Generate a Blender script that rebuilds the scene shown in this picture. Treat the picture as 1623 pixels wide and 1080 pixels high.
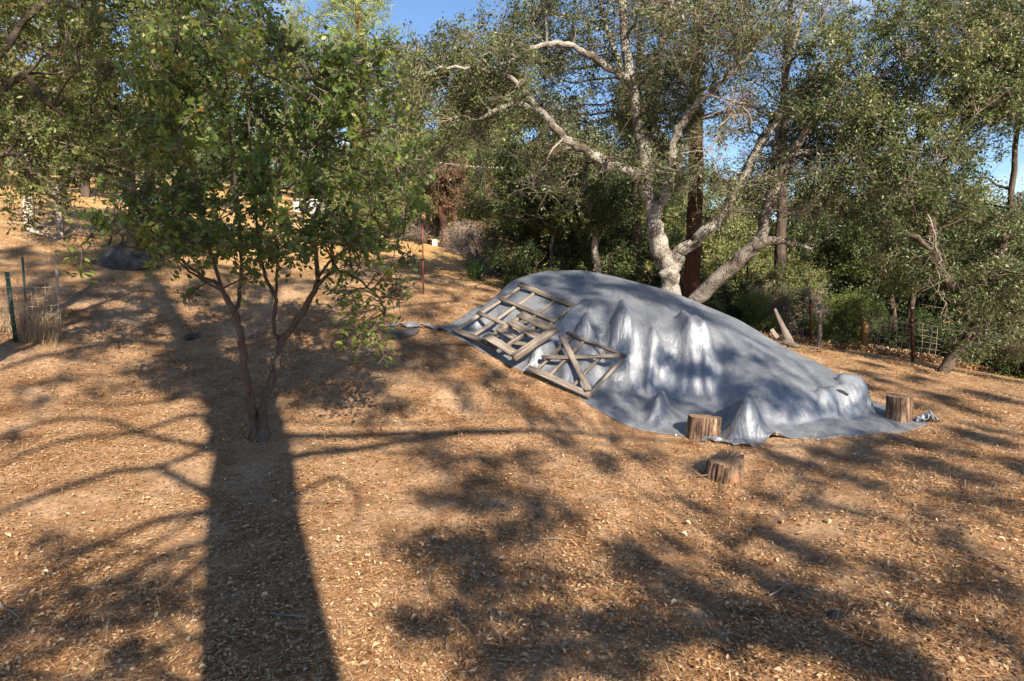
import bpy, math, random
import numpy as np
from mathutils import Vector, Matrix

# ------------------------------------------------------------------ camera, light, exposure
for o in list(bpy.data.objects):
    bpy.data.objects.remove(o)
SC = bpy.context.scene
COL = SC.collection
R = math.radians
CAM_H = 2.6
FPX = 1082.0            # focal length in photo pixels (24 mm on 36 mm, 1623 px)
PITCH = math.atan(120 / FPX)

cam_d = bpy.data.cameras.new('camera')
cam_d.lens = 24.0
cam_d.sensor_width = 36.0
cam_d.clip_start = 0.1
cam_d.clip_end = 3000
cam = bpy.data.objects.new('camera', cam_d)
cam.location = (0, 0, CAM_H)
cam.rotation_euler = (R(90) - PITCH, 0, 0)
COL.objects.link(cam)
SC.camera = cam

SUN_EL = R(31)
SUN_AZ_TRAVEL = R(22.0)          # light travels this many degrees left of straight ahead
SD = Vector((-math.sin(SUN_AZ_TRAVEL) * math.cos(SUN_EL), math.cos(SUN_AZ_TRAVEL) * math.cos(SUN_EL), -math.sin(SUN_EL)))
SUNV = np.array([-SD.x, -SD.y, -SD.z])      # towards the sun

sun_d = bpy.data.lights.new('sun', 'SUN')
sun_d.energy = 5.0
sun_d.angle = R(0.55)
sun_d.color = (1.0, 0.86, 0.68)
sun = bpy.data.objects.new('sun', sun_d)
sun.rotation_euler = SD.to_track_quat('-Z', 'Y').to_euler()
sun.location = (5, -10, 20)
COL.objects.link(sun)

world = bpy.data.worlds.new('World')
SC.world = world
world.use_nodes = True
wn = world.node_tree
for n in list(wn.nodes):
    wn.nodes.remove(n)
def WN(t, **k):
    n = wn.nodes.new(t)
    for a, v in k.items():
        setattr(n, a, v)
    return n
sky = WN('ShaderNodeTexSky', sky_type='NISHITA', sun_disc=False)
sky.sun_elevation = SUN_EL
sky.sun_rotation = math.atan2(SUNV[0], SUNV[1])
sky.altitude = 600
sky.air_density = 1.0
sky.dust_density = 0.0
sky.ozone_density = 4.5
bg = WN('ShaderNodeBackground')
bg.inputs['Strength'].default_value = 0.072
tc = WN('ShaderNodeTexCoord')
mp = WN('ShaderNodeMapping')
mp.inputs['Scale'].default_value = (2.2, 2.2, 6.0)
mp.inputs['Location'].default_value = (0.35, 0.1, 0.3)
nz = WN('ShaderNodeTexNoise')
nz.inputs['Scale'].default_value = 1.3
nz.inputs['Detail'].default_value = 8
nz.inputs['Roughness'].default_value = 0.58
rp = WN('ShaderNodeValToRGB')
rp.color_ramp.elements[0].position = 0.54
rp.color_ramp.elements[0].color = (0, 0, 0, 1)
rp.color_ramp.elements[1].position = 0.70
rp.color_ramp.elements[1].color = (0.85, 0.85, 0.85, 1)
mx = WN('ShaderNodeMix', data_type='RGBA')
mx.inputs[7].default_value = (6.6, 6.9, 7.4, 1)
out = WN('ShaderNodeOutputWorld')
L = wn.links.new
L(tc.outputs['Generated'], mp.inputs[0]); L(mp.outputs[0], nz.inputs[0]); L(nz.outputs[0], rp.inputs[0])
L(rp.outputs[0], mx.inputs[0]); L(sky.outputs[0], mx.inputs[6]); L(mx.outputs[2], bg.inputs[0]); L(bg.outputs[0], out.inputs[0])

SC.view_settings.view_transform = 'Standard'
SC.view_settings.look = 'None'
SC.view_settings.gamma = 1.0
SC.view_settings.exposure = 1.3
SC.view_settings.use_curve_mapping = False

# ------------------------------------------------------------------ helpers
rng = np.random.default_rng(7)
random.seed(7)
CP, SP = math.cos(PITCH), math.sin(PITCH)

def ray(px, py):
    a = (px - 811.5) / FPX
    b = -(py - 540) / FPX
    return np.array([a, CP + b * SP, b * CP - SP])

def at(px, py, Y):
    d = ray(px, py)
    return np.array([0, 0, CAM_H]) + d * (Y / d[1])

def hsh(ix, iy, seed):
    h = (ix * 374761393 + iy * 668265263 + seed * 2147483647) & 0xFFFFFFFF
    h = ((h ^ (h >> 13)) * 1274126177) & 0xFFFFFFFF
    return ((h ^ (h >> 16)) & 0xFFFF) / 65535.0

def vnoise(x, y, seed=0):
    x = np.asarray(x, float); y = np.asarray(y, float)
    ix = np.floor(x).astype(np.int64); iy = np.floor(y).astype(np.int64)
    fx = x - ix; fy = y - iy
    fx = fx * fx * (3 - 2 * fx); fy = fy * fy * (3 - 2 * fy)
    a = hsh(ix, iy, seed); b = hsh(ix + 1, iy, seed); c = hsh(ix, iy + 1, seed); d = hsh(ix + 1, iy + 1, seed)
    return (a * (1 - fx) + b * fx) * (1 - fy) + (c * (1 - fx) + d * fx) * fy - 0.5

def fbm(x, y, seed=0, o=4):
    s = 0; a = 1
    for i in range(o):
        s = s + a * vnoise(x * 2 ** i, y * 2 ** i, seed + i * 17); a *= 0.5
    return s

# terrain: thin-plate spline through surveyed points
_c = [at(*p) for p in [
    (0, 1080, 4.2), (811, 1080, 4.2), (1623, 1080, 4.2),
    (0, 800, 6.9), (0, 545, 11.5), (60, 372, 18), (0, 300, 30), (0, 275, 45),
    (412, 697, 8.6), (260, 560, 12), (200, 422, 17), (350, 345, 30), (400, 300, 48),
    (700, 690, 8.9), (700, 522, 12.1), (690, 455, 16.5), (720, 398, 30), (760, 372, 48),
    (1010, 681, 9.5), (1150, 765, 8.0), (1190, 712, 8.9), (1340, 697, 9.4), (1440, 672, 10.3),
    (1080, 530, 16), (1120, 500, 26), (1369, 555, 19), (1448, 572, 18.5), (1290, 547, 19.5), (1500, 570, 24),
    (1623, 600, 18), (1623, 720, 8.8), (1623, 560, 32), (1400, 530, 34)]]
_c += [np.array(p, float) for p in [(-9, -3, -.2), (0, -4, -.1), (8, -3, -.2), (0, -16, -.6), (-24, -8, .6), (24, -10, -1.2),
       (24, 8, -.9), (-18, 6, 1.5), (-45, 60, 11), (0, 75, 6.5), (45, 60, -9), (60, 20, -7), (-50, 20, 9), (0, -50, -2), (50, -40, -4), (-50, -40, 2)]]
_c = np.array(_c)
def _tps(r2):
    return np.where(r2 > 1e-9, 0.5 * r2 * np.log(np.maximum(r2, 1e-9)), 0)
_n = len(_c)
_K = _tps(((_c[:, None, :2] - _c[None, :, :2]) ** 2).sum(2)) + np.eye(_n) * 0.6
_P = np.c_[np.ones(_n), _c[:, :2]]
_A = np.zeros((_n + 3, _n + 3)); _A[:_n, :_n] = _K; _A[:_n, _n:] = _P; _A[_n:, :_n] = _P.T
_w = np.linalg.solve(_A, np.r_[_c[:, 2], 0, 0, 0])
MOUNDS = []      # (x, y, radius, height)

def G0(x, y):
    x = np.asarray(x, float); y = np.asarray(y, float)
    # beyond the surveyed area the sheet keeps the height of its rim
    rr = np.sqrt(x * x + y * y); k = np.where(rr > 70, 70 / np.maximum(rr, 1), 1)
    cx, cy = x * k, y * k
    z = _w[_n] + _w[_n + 1] * cx + _w[_n + 2] * cy
    for i in range(_n):
        z = z + _w[i] * _tps((cx - _c[i, 0]) ** 2 + (cy - _c[i, 1]) ** 2)
    return z

def G(x, y):
    x = np.asarray(x, float); y = np.asarray(y, float)
    z = G0(x, y)
    z = z + 0.10 * fbm(x * .5 + 3, y * .5, 3, 2) + 0.035 * fbm(x * 2.1, y * 2.1, 11, 3) 
    for mx_, my_, r, h in MOUNDS:
        d2 = ((x - mx_) ** 2 + (y - my_) ** 2) / (r * r)
        z = z + h * np.exp(-d2 * 1.6) * (1 + .35 * vnoise(x * 14, y * 14, 5))
    return z

def gp(px, py, fun=None):
    """ground point seen at a pixel"""
    fun = fun or G0
    Y = np.concatenate([np.arange(2.5, 30, .02), np.arange(30, 90, .1)])
    d = ray(px, py)
    X = d[0] / d[1] * Y; Z = CAM_H + d[2] / d[1] * Y
    g = fun(X, Y)
    k = np.argmax(Z < g)
    if Z[k] >= g[k]: k = len(Y) - 1
    return np.array([X[k], Y[k], g[k]])

for px, py, r, h in [(1085, 975, .22, .10), (1390, 985, .26, .08), (1300, 915, .3, .06), (1495, 850, .3, .07), (1560, 950, .3, .05),
                     (1150, 905, .3, .05), (700, 930, .35, .03), (290, 900, .3, .04), (60, 960, .3, .04), (1540, 860, .25, .06), (1350, 880, .3, .06)]:
    p = gp(px, py); MOUNDS.append((p[0], p[1], r, h))

def on(x, y, dz=0.0):
    return np.array([x, y, float(G(np.array([x]), np.array([y]))[0]) + dz])

def link(name, me, mat=None, parent=None):
    o = bpy.data.objects.new(name, me)
    COL.objects.link(o)
    if mat is not None and me is not None and len(me.materials) == 0:
        me.materials.append(mat)
    if parent is not None: o.parent = parent
    return o

def mesh(name, V, F, mat=None, smooth=False, tint=None):
    """V (n,3), F list of (m,k) int arrays"""
    me = bpy.data.meshes.new(name)
    V = np.asarray(V, np.float32)
    if not isinstance(F, list): F = [F]
    F = [np.asarray(f, np.int32) for f in F if len(f)]
    me.vertices.add(len(V)); me.vertices.foreach_set('co', V.ravel())
    nl = sum(f.size for f in F); npol = sum(len(f) for f in F)
    me.loops.add(nl); me.loops.foreach_set('vertex_index', np.concatenate([f.ravel() for f in F]))
    me.polygons.add(npol)
    tot = np.concatenate([np.full(len(f), f.shape[1], np.int32) for f in F])
    st = np.r_[0, np.cumsum(tot)[:-1]].astype(np.int32)
    me.polygons.foreach_set('loop_start', st); me.polygons.foreach_set('loop_total', tot)
    if smooth: me.polygons.foreach_set('use_smooth', np.ones(npol, bool))
    if tint is not None:
        a = me.attributes.new('tint', 'FLOAT', 'POINT'); a.data.foreach_set('value', np.asarray(tint, np.float32))
    me.update(calc_edges=True); me.validate()
    if mat: me.materials.append(mat)
    return me

def tag(o, label=None, cat=None, group=None, kind=None):
    if label: o['label'] = label
    if cat: o['category'] = cat
    if group: o['group'] = group
    if kind: o['kind'] = kind
    return o

def empty(name, loc, rz=0):
    o = bpy.data.objects.new(name, None); COL.objects.link(o)
    o.location = loc; o.rotation_euler = (0, 0, rz); o.empty_display_size = .2
    return o

def copy_tree(o, parent=None):
    c = o.copy(); COL.objects.link(c); c.parent = parent
    for ch in [x for x in o.children]: copy_tree(ch, c)
    return c

# ---- materials
def mat_new(name):
    m = bpy.data.materials.new(name); m.use_nodes = True
    nt = m.node_tree
    b = nt.nodes['Principled BSDF']
    return m, nt, b
def N(nt, t, **k):
    n = nt.nodes.new(t)
    for a, v in k.items(): setattr(n, a, v)
    return n
def ramp(nt, stops):
    r = N(nt, 'ShaderNodeValToRGB'); e = r.color_ramp.elements
    while len(e) > 1: e.remove(e[0])
    e[0].position = stops[0][0]; e[0].color = (*stops[0][1], 1)
    for p, c in stops[1:]:
        x = e.new(p); x.color = (*c, 1)
    return r
def noise(nt, vec, scale, detail=4, rough=.55, stretch=None):
    if stretch:
        m = N(nt, 'ShaderNodeMapping'); m.inputs['Scale'].default_value = stretch
        nt.links.new(vec, m.inputs[0]); vec = m.outputs[0]
    n = N(nt, 'ShaderNodeTexNoise'); n.inputs['Scale'].default_value = scale
    n.inputs['Detail'].default_value = detail; n.inputs['Roughness'].default_value = rough
    nt.links.new(vec, n.inputs[0])
    return n
def mixc(nt, fac, a, b, mode='MIX'):
    m = N(nt, 'ShaderNodeMix', data_type='RGBA', blend_type=mode)
    for i, v in ((0, fac), (6, a), (7, b)):
        if isinstance(v, (int, float)): m.inputs[i].default_value = v
        elif isinstance(v, tuple): m.inputs[i].default_value = (*v, 1)
        else: nt.links.new(v, m.inputs[i])
    return m.outputs[2]
def bump(nt, b, h, strength=.5, dist=.02, prev=None):
    n = N(nt, 'ShaderNodeBump'); n.inputs['Strength'].default_value = strength; n.inputs['Distance'].default_value = dist
    nt.links.new(h, n.inputs['Height'])
    if prev is not None: nt.links.new(prev, n.inputs['Normal'])
    nt.links.new(n.outputs[0], b.inputs['Normal'])
    return n.outputs[0]

def leaf_mat(name, stops, rough=.42, trans=.28, spec=.5):
    m, nt, b = mat_new(name)
    a = N(nt, 'ShaderNodeAttribute', attribute_name='tint')
    oi = N(nt, 'ShaderNodeObjectInfo')
    r = ramp(nt, stops); nt.links.new(a.outputs['Fac'], r.inputs[0])
    hs = N(nt, 'ShaderNodeHueSaturation')
    mr = N(nt, 'ShaderNodeMapRange'); mr.inputs[3].default_value = .8; mr.inputs[4].default_value = 1.2
    nt.links.new(oi.outputs['Random'], mr.inputs[0]); nt.links.new(mr.outputs[0], hs.inputs['Value'])
    nt.links.new(r.outputs[0], hs.inputs['Color'])
    nt.links.new(hs.outputs[0], b.inputs['Base Color'])
    b.inputs['Roughness'].default_value = rough
    b.inputs['Specular IOR Level'].default_value = spec
    t = N(nt, 'ShaderNodeBsdfTranslucent'); nt.links.new(hs.outputs[0], t.inputs[0])
    ms = N(nt, 'ShaderNodeMixShader'); ms.inputs[0].default_value = trans
    nt.links.new(b.outputs[0], ms.inputs[1]); nt.links.new(t.outputs[0], ms.inputs[2])
    nt.links.new(ms.outputs[0], nt.nodes['Material Output'].inputs[0])
    return m

def bark_mat(name, dark, light, scale=6, stretch=(1, 1, .35), lichen=None, bdist=.03):
    m, nt, b = mat_new(name)
    tc = N(nt, 'ShaderNodeTexCoord'); v = tc.outputs['Object']
    n1 = noise(nt, v, scale, 6, .65, stretch)
    n2 = noise(nt, v, scale * 5, 4, .6, stretch)
    r = ramp(nt, [(.32, dark), (.5, tuple((a + c) / 2 for a, c in zip(dark, light))), (.66, light)])
    nt.links.new(n1.outputs[0], r.inputs[0])
    c = mixc(nt, .35, r.outputs[0], n2.outputs[0], 'OVERLAY')
    if lichen:
        n3 = noise(nt, v, 2.3, 5, .7)
        r3 = ramp(nt, [(.42, (0, 0, 0)), (.56, (1, 1, 1))]); nt.links.new(n3.outputs[0], r3.inputs[0])
        c = mixc(nt, r3.outputs[0], c, lichen)
        c = mixc(nt, .4, c, n2.outputs[0], 'OVERLAY')
    nt.links.new(c, b.inputs['Base Color']); b.inputs['Roughness'].default_value = .95
    b.inputs['Specular IOR Level'].default_value = .15
    vo = N(nt, 'ShaderNodeTexVoronoi', feature='DISTANCE_TO_EDGE'); vo.inputs['Scale'].default_value = scale * 3.5
    mp = N(nt, 'ShaderNodeMapping'); mp.inputs['Scale'].default_value = stretch
    nt.links.new(v, mp.inputs[0]); nt.links.new(mp.outputs[0], vo.inputs[0])
    p = bump(nt, b, vo.outputs[0], .6, bdist)
    bump(nt, b, n2.outputs[0], .7, bdist * .6, p)
    return m

def wood_mat(name, c1, c2, c3, scale=1.0):
    m, nt, b = mat_new(name)
    tc = N(nt, 'ShaderNodeTexCoord'); oi = N(nt, 'ShaderNodeObjectInfo')
    va = N(nt, 'ShaderNodeVectorMath', operation='ADD')
    sc = N(nt, 'ShaderNodeVectorMath', operation='SCALE'); sc.inputs['Scale'].default_value = 37.0
    cx = N(nt, 'ShaderNodeCombineXYZ')
    for i in range(3): nt.links.new(oi.outputs['Random'], cx.inputs[i])
    nt.links.new(cx.outputs[0], sc.inputs[0]); nt.links.new(tc.outputs['Object'], va.inputs[0]); nt.links.new(sc.outputs[0], va.inputs[1])
    v = va.outputs[0]
    n1 = noise(nt, v, 10 * scale, 5, .6, (.18, 3, 3))
    n2 = noise(nt, v, 2.2 * scale, 4, .6)
    n3 = noise(nt, v, 55 * scale, 3, .6, (.05, 1.5, 1.5))
    r = ramp(nt, [(.3, c1), (.5, c2), (.72, c3)]); nt.links.new(n1.outputs[0], r.inputs[0])
    r2 = ramp(nt, [(.35, (.55, .52, .5)), (.6, (1, 1, 1))]); nt.links.new(n2.outputs[0], r2.inputs[0])
    c = mixc(nt, .8, r.outputs[0], r2.outputs[0], 'MULTIPLY')
    c = mixc(nt, .35, c, n3.outputs[0], 'OVERLAY')
    hs = N(nt, 'ShaderNodeHueSaturation'); mr = N(nt, 'ShaderNodeMapRange'); mr.inputs[3].default_value = .75; mr.inputs[4].default_value = 1.15
    nt.links.new(oi.outputs['Random'], mr.inputs[0]); nt.links.new(mr.outputs[0], hs.inputs['Value']); nt.links.new(c, hs.inputs['Color'])
    nt.links.new(hs.outputs[0], b.inputs['Base Color']); b.inputs['Roughness'].default_value = .85
    b.inputs['Specular IOR Level'].default_value = .25
    bump(nt, b, n3.outputs[0], .6, .004)
    return m

def plain(name, col, rough=.6, metal=0, nz=.25, scale=20):
    m, nt, b = mat_new(name)
    tc = N(nt, 'ShaderNodeTexCoord'); n = noise(nt, tc.outputs['Object'], scale, 4)
    r = ramp(nt, [(.3, tuple(c * (1 - nz) for c in col)), (.7, tuple(min(1, c * (1 + nz)) for c in col))])
    nt.links.new(n.outputs[0], r.inputs[0]); nt.links.new(r.outputs[0], b.inputs['Base Color'])
    b.inputs['Roughness'].default_value = rough; b.inputs['Metallic'].default_value = metal
    return m

M = {}
M['leaf_fg'] = leaf_mat('leathery_leaf', [(0, (.055, .10, .024)), (.45, (.12, .19, .04)), (.8, (.23, .30, .065)), (.9, (.28, .31, .08)), (.95, (.30, .17, .04)), (1, (.36, .14, .04))], .42, .45, .5)
M['leaf_oak'] = leaf_mat('live_oak_leaf', [(0, (.035, .058, .018)), (.45, (.085, .122, .034)), (.82, (.22, .27, .09)), (.95, (.24, .21, .09)), (1, (.32, .18, .08))], .42, .38, .6)
M['leaf_dark'] = leaf_mat('dark_oak_leaf', [(0, (.035, .06, .017)), (.5, (.07, .105, .03)), (.9, (.13, .165, .05)), (1, (.24, .2, .07))], .45, .35)
M['leaf_olive'] = leaf_mat('olive_leaf', [(0, (.11, .135, .045)), (.5, (.2, .225, .075)), (.9, (.3, .3, .12)), (1, (.36, .28, .14))], .5, .4)
M['leaf_left'] = leaf_mat('left_oak_leaf', [(0, (.07, .105, .025)), (.5, (.15, .19, .045)), (.8, (.27, .30, .08)), (.92, (.32, .20, .06)), (1, (.36, .14, .05))], .42, .42)
M['needle'] = leaf_mat('pine_needle_green', [(0, (.17, .22, .07)), (.5, (.27, .32, .11)), (1, (.38, .40, .17))], .5, .35)
M['needle_dark'] = leaf_mat('pine_needle_dark', [(0, (.03, .05, .02)), (1, (.08, .1, .04))], .5, .3)
M['leaf_bush'] = leaf_mat('broom_leaf', [(0, (.12, .18, .035)), (.6, (.24, .32, .06)), (1, (.3, .3, .1))], .5, .35)
M['leaf_yucca'] = leaf_mat('sword_leaf', [(0, (.06, .13, .035)), (1, (.16, .26, .08))], .4, .25)
M['rust_leaf'] = leaf_mat('rust_leaf', [(0, (.14, .075, .04)), (1, (.27, .16, .085))], .7, .3)
M['twig_grey'] = leaf_mat('dead_twig', [(0, (.14, .11, .09)), (1, (.3, .25, .21))], .9, .05)
M['litter_leaf'] = leaf_mat('fallen_oak_leaf', [(0, (.13, .06, .025)), (.3, (.30, .15, .065)), (.6, (.48, .30, .15)), (.88, (.60, .43, .26)), (1, (.70, .56, .40))], .8, .1, .2)
M['straw'] = leaf_mat('dry_needle', [(0, (.16, .065, .025)), (.4, (.42, .19, .07)), (.7, (.56, .33, .15)), (1, (.74, .56, .35))], .8, .1, .2)
M['drygrass'] = leaf_mat('dry_grass', [(0, (.26, .18, .1)), (.6, (.46, .33, .19)), (1, (.62, .5, .33))], .6, .25)
M['twig'] = bark_mat('twig_bark', (.08, .06, .05), (.27, .22, .18), 3)
M['bark_oak'] = bark_mat('oak_bark', (.035, .028, .022), (.17, .14, .115), 7, (1, 1, .5), (.34, .32, .285), .07)
M['bark_shaded'] = bark_mat('shaded_oak_bark', (.03, .024, .02), (.15, .12, .10), 8, (1, 1, .4), (.24, .215, .19), .06)  # oak bark toned darker: shade on the leaning limb put into the colour
M['bark_dark'] = bark_mat('dark_bark', (.035, .028, .022), (.13, .1, .08), 7, (1, 1, .35))
M['bark_pine'] = bark_mat('red_pine_bark', (.03, .019, .015), (.11, .055, .038), 5, (1, 1, .25))
M['bark_fg'] = bark_mat('smooth_brown_bark', (.05, .036, .028), (.16, .115, .088), 12, (1, 1, .3), (.12, .10, .082), .03)
M['pallet'] = wood_mat('weathered_pallet_wood', (.085, .07, .06), (.20, .17, .145), (.35, .305, .26))
M['post_grey'] = wood_mat('grey_post_wood', (.18, .15, .13), (.40, .35, .31), (.58, .53, .48))
M['post_orange'] = wood_mat('orange_post_wood', (.42, .2, .06), (.66, .36, .12), (.78, .5, .22))
M['tpost_green'] = plain('green_steel', (.02, .06, .045), .5, .2)
M['tpost_red'] = plain('rust_red_steel', (.16, .035, .028), .55, .2)
M['tpost_tip'] = plain('white_paint_tip', (.75, .72, .7), .5)
M['wire'] = plain('galvanised_wire', (.36, .31, .27), .5, .5)
M['wire_pale'] = plain('aluminium_cable', (.62, .6, .58), .4, .5)
M['white'] = plain('white_paint', (.75, .75, .74), .5, 0, .08)
M['teal'] = plain('teal_sheet', (.02, .3, .28), .4, 0, .2)
M['dark'] = plain('dark_plastic', (.02, .02, .022), .5)

def rock_mat():
    m, nt, b = mat_new('shaded_grey_rock'); tc = N(nt, 'ShaderNodeTexCoord'); v = tc.outputs['Object']
    n1 = noise(nt, v, 4, 8, .65); n2 = noise(nt, v, 25, 5, .7)
    r = ramp(nt, [(.3, (.02, .02, .021)), (.5, (.055, .053, .05)), (.7, (.14, .13, .12))]); nt.links.new(n1.outputs[0], r.inputs[0])  # tones lowered so the colour itself carries the boulder's shade
    c = mixc(nt, .5, r.outputs[0], n2.outputs[0], 'OVERLAY'); nt.links.new(c, b.inputs['Base Color'])
    b.inputs['Roughness'].default_value = .9; bump(nt, b, n2.outputs[0], .7, .03)
    return m
M['rock'] = rock_mat()

def ground_mat():
    m, nt, b = mat_new('dry_ground')
    tc = N(nt, 'ShaderNodeTexCoord'); v = tc.outputs['Object']
    big = noise(nt, v, .35, 5, .6); mid = noise(nt, v, 2.2, 6, .65); fine = noise(nt, v, 22, 6, .7); vf = noise(nt, v, 90, 3, .7)
    r1 = ramp(nt, [(.3, (.24, .12, .055)), (.45, (.37, .225, .125)), (.6, (.51, .34, .21)), (.75, (.62, .45, .31))])
    nt.links.new(mid.outputs[0], r1.inputs[0])
    r2 = ramp(nt, [(.3, (.22, .17, .14)), (.5, (.82, .8, .78)), (.72, (1.35, 1.3, 1.22))]); nt.links.new(fine.outputs[0], r2.inputs[0])
    c = mixc(nt, .85, r1.outputs[0], r2.outputs[0], 'MULTIPLY')
    # straw-yellow dead grass further out
    sep = N(nt, 'ShaderNodeSeparateXYZ'); nt.links.new(v, sep.inputs[0])
    mr = N(nt, 'ShaderNodeMapRange'); mr.inputs[1].default_value = 14; mr.inputs[2].default_value = 24
    nt.links.new(sep.outputs[1], mr.inputs[0])
    st = ramp(nt, [(.3, (.36, .21, .08)), (.6, (.62, .40, .17)), (.8, (.7, .5, .26))]); nt.links.new(mid.outputs[0], st.inputs[0])
    st2 = mixc(nt, .6, st.outputs[0], r2.outputs[0], 'MULTIPLY')
    c = mixc(nt, mr.outputs[0], c, st2)
    # greyish soil patches
    gr = ramp(nt, [(.5, (0, 0, 0)), (.68, (1, 1, 1))]); nt.links.new(big.outputs[0], gr.inputs[0])
    ml = N(nt, 'ShaderNodeMath', operation='MULTIPLY'); ml.inputs[1].default_value = .45; nt.links.new(gr.outputs[0], ml.inputs[0])
    c = mixc(nt, ml.outputs[0], c, (.56, .41, .28))
    # litter-like flecks: stretched noise in two directions
    f1 = noise(nt, v, 44, 3, .7, (1, 4, 1)); f2 = noise(nt, v, 50, 3, .7, (4, 1, 1))
    mm = N(nt, 'ShaderNodeMath', operation='MAXIMUM'); nt.links.new(f1.outputs[0], mm.inputs[0]); nt.links.new(f2.outputs[0], mm.inputs[1])
    fr = ramp(nt, [(.6, (0, 0, 0)), (.7, (1, 1, 1))]); nt.links.new(mm.outputs[0], fr.inputs[0])
    fm = N(nt, 'ShaderNodeMath', operation='MULTIPLY'); fm.inputs[1].default_value = .55; nt.links.new(fr.outputs[0], fm.inputs[0])
    c = mixc(nt, fm.outputs[0], c, (.62, .44, .26))
    nt.links.new(c, b.inputs['Base Color']); b.inputs['Roughness'].default_value = 1; b.inputs['Specular IOR Level'].default_value = .1
    p = bump(nt, b, mm.outputs[0], .8, .02)
    p = bump(nt, b, fine.outputs[0], .9, .03, p)
    bump(nt, b, vf.outputs[0], .6, .008, p)
    return m
M['ground'] = ground_mat()

# ------------------------------------------------------------------ ground sheet
def axis(segs):
    out = [segs[0][0]]
    for a, b, n in segs: out += list(np.linspace(a, b, n + 1)[1:])
    return np.array(out)
gx = axis([(-900, -100, 8), (-100, -30, 28), (-30, -10, 60), (-10, 11, 330), (11, 30, 56), (30, 100, 28), (100, 900, 8)])
gy = axis([(-900, -60, 6), (-60, -5, 30), (-5, 3.5, 20), (3.5, 10, 170), (10, 20, 150), (20, 45, 120), (45, 100, 40), (100, 900, 10)])
XX, YY = np.meshgrid(gx, gy)
ZZ = G(XX, YY)
nearw = np.clip((26 - np.hypot(XX, YY - 2)) / 12, 0, 1)
ZZ += nearw * (.016 * fbm(XX * 9, YY * 9, 31, 3) + .03 * np.maximum(0, vnoise(XX * 3.1, YY * 3.1, 77)) * fbm(XX * 20, YY * 20, 5, 2))
nx_, ny_ = len(gx), len(gy)
idx = np.arange(nx_ * ny_).reshape(ny_, nx_)
F = np.stack([idx[:-1, :-1], idx[:-1, 1:], idx[1:, 1:], idx[1:, :-1]], -1).reshape(-1, 4)
ground = link('ground', mesh('ground', np.stack([XX, YY, ZZ], -1).reshape(-1, 3), F, M['ground'], True))
tag(ground, 'dry sloping ground of orange brown dirt under fallen leaves', None, None, 'structure')

# distant ridge line behind the trees
def ridge():
    th = np.linspace(R(20), R(160), 120); rows = []
    prof = 26 + 34 * (np.cos(th - R(122)) ** 3).clip(0) + 9 * fbm(th * 9, th * 0 + 1, 4, 4)
    prof = np.where(th < R(85), prof - (R(85) - th) * 24, prof)
    for k, (r, s) in enumerate([(260, -.8), (300, .35), (350, .75), (420, 1.0), (520, .85), (700, -.5)]):
        z = prof * s + 5 * fbm(th * 30, th * 0 + k, 9 + k, 3)
        rows.append(np.stack([np.cos(th) * r, np.sin(th) * r, z], -1))
    V = np.concatenate(rows); n = len(th); i = np.arange(len(V)).reshape(-1, n)
    F = np.stack([i[:-1, :-1], i[:-1, 1:], i[1:, 1:], i[1:, :-1]], -1).reshape(-1, 4)
    m, nt, b = mat_new('wooded_hill'); tc = N(nt, 'ShaderNodeTexCoord')
    n1 = noise(nt, tc.outputs['Object'], .08, 8, .7); r_ = ramp(nt, [(.4, (.05, .07, .035)), (.6, (.14, .14, .07))])
    nt.links.new(n1.outputs[0], r_.inputs[0]); nt.links.new(r_.outputs[0], b.inputs['Base Color']); b.inputs['Roughness'].default_value = 1
    tag(link('hills', mesh('hills', V, F, m, True)), 'wooded hills far behind the trees', None, None, 'structure')
ridge()

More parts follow.
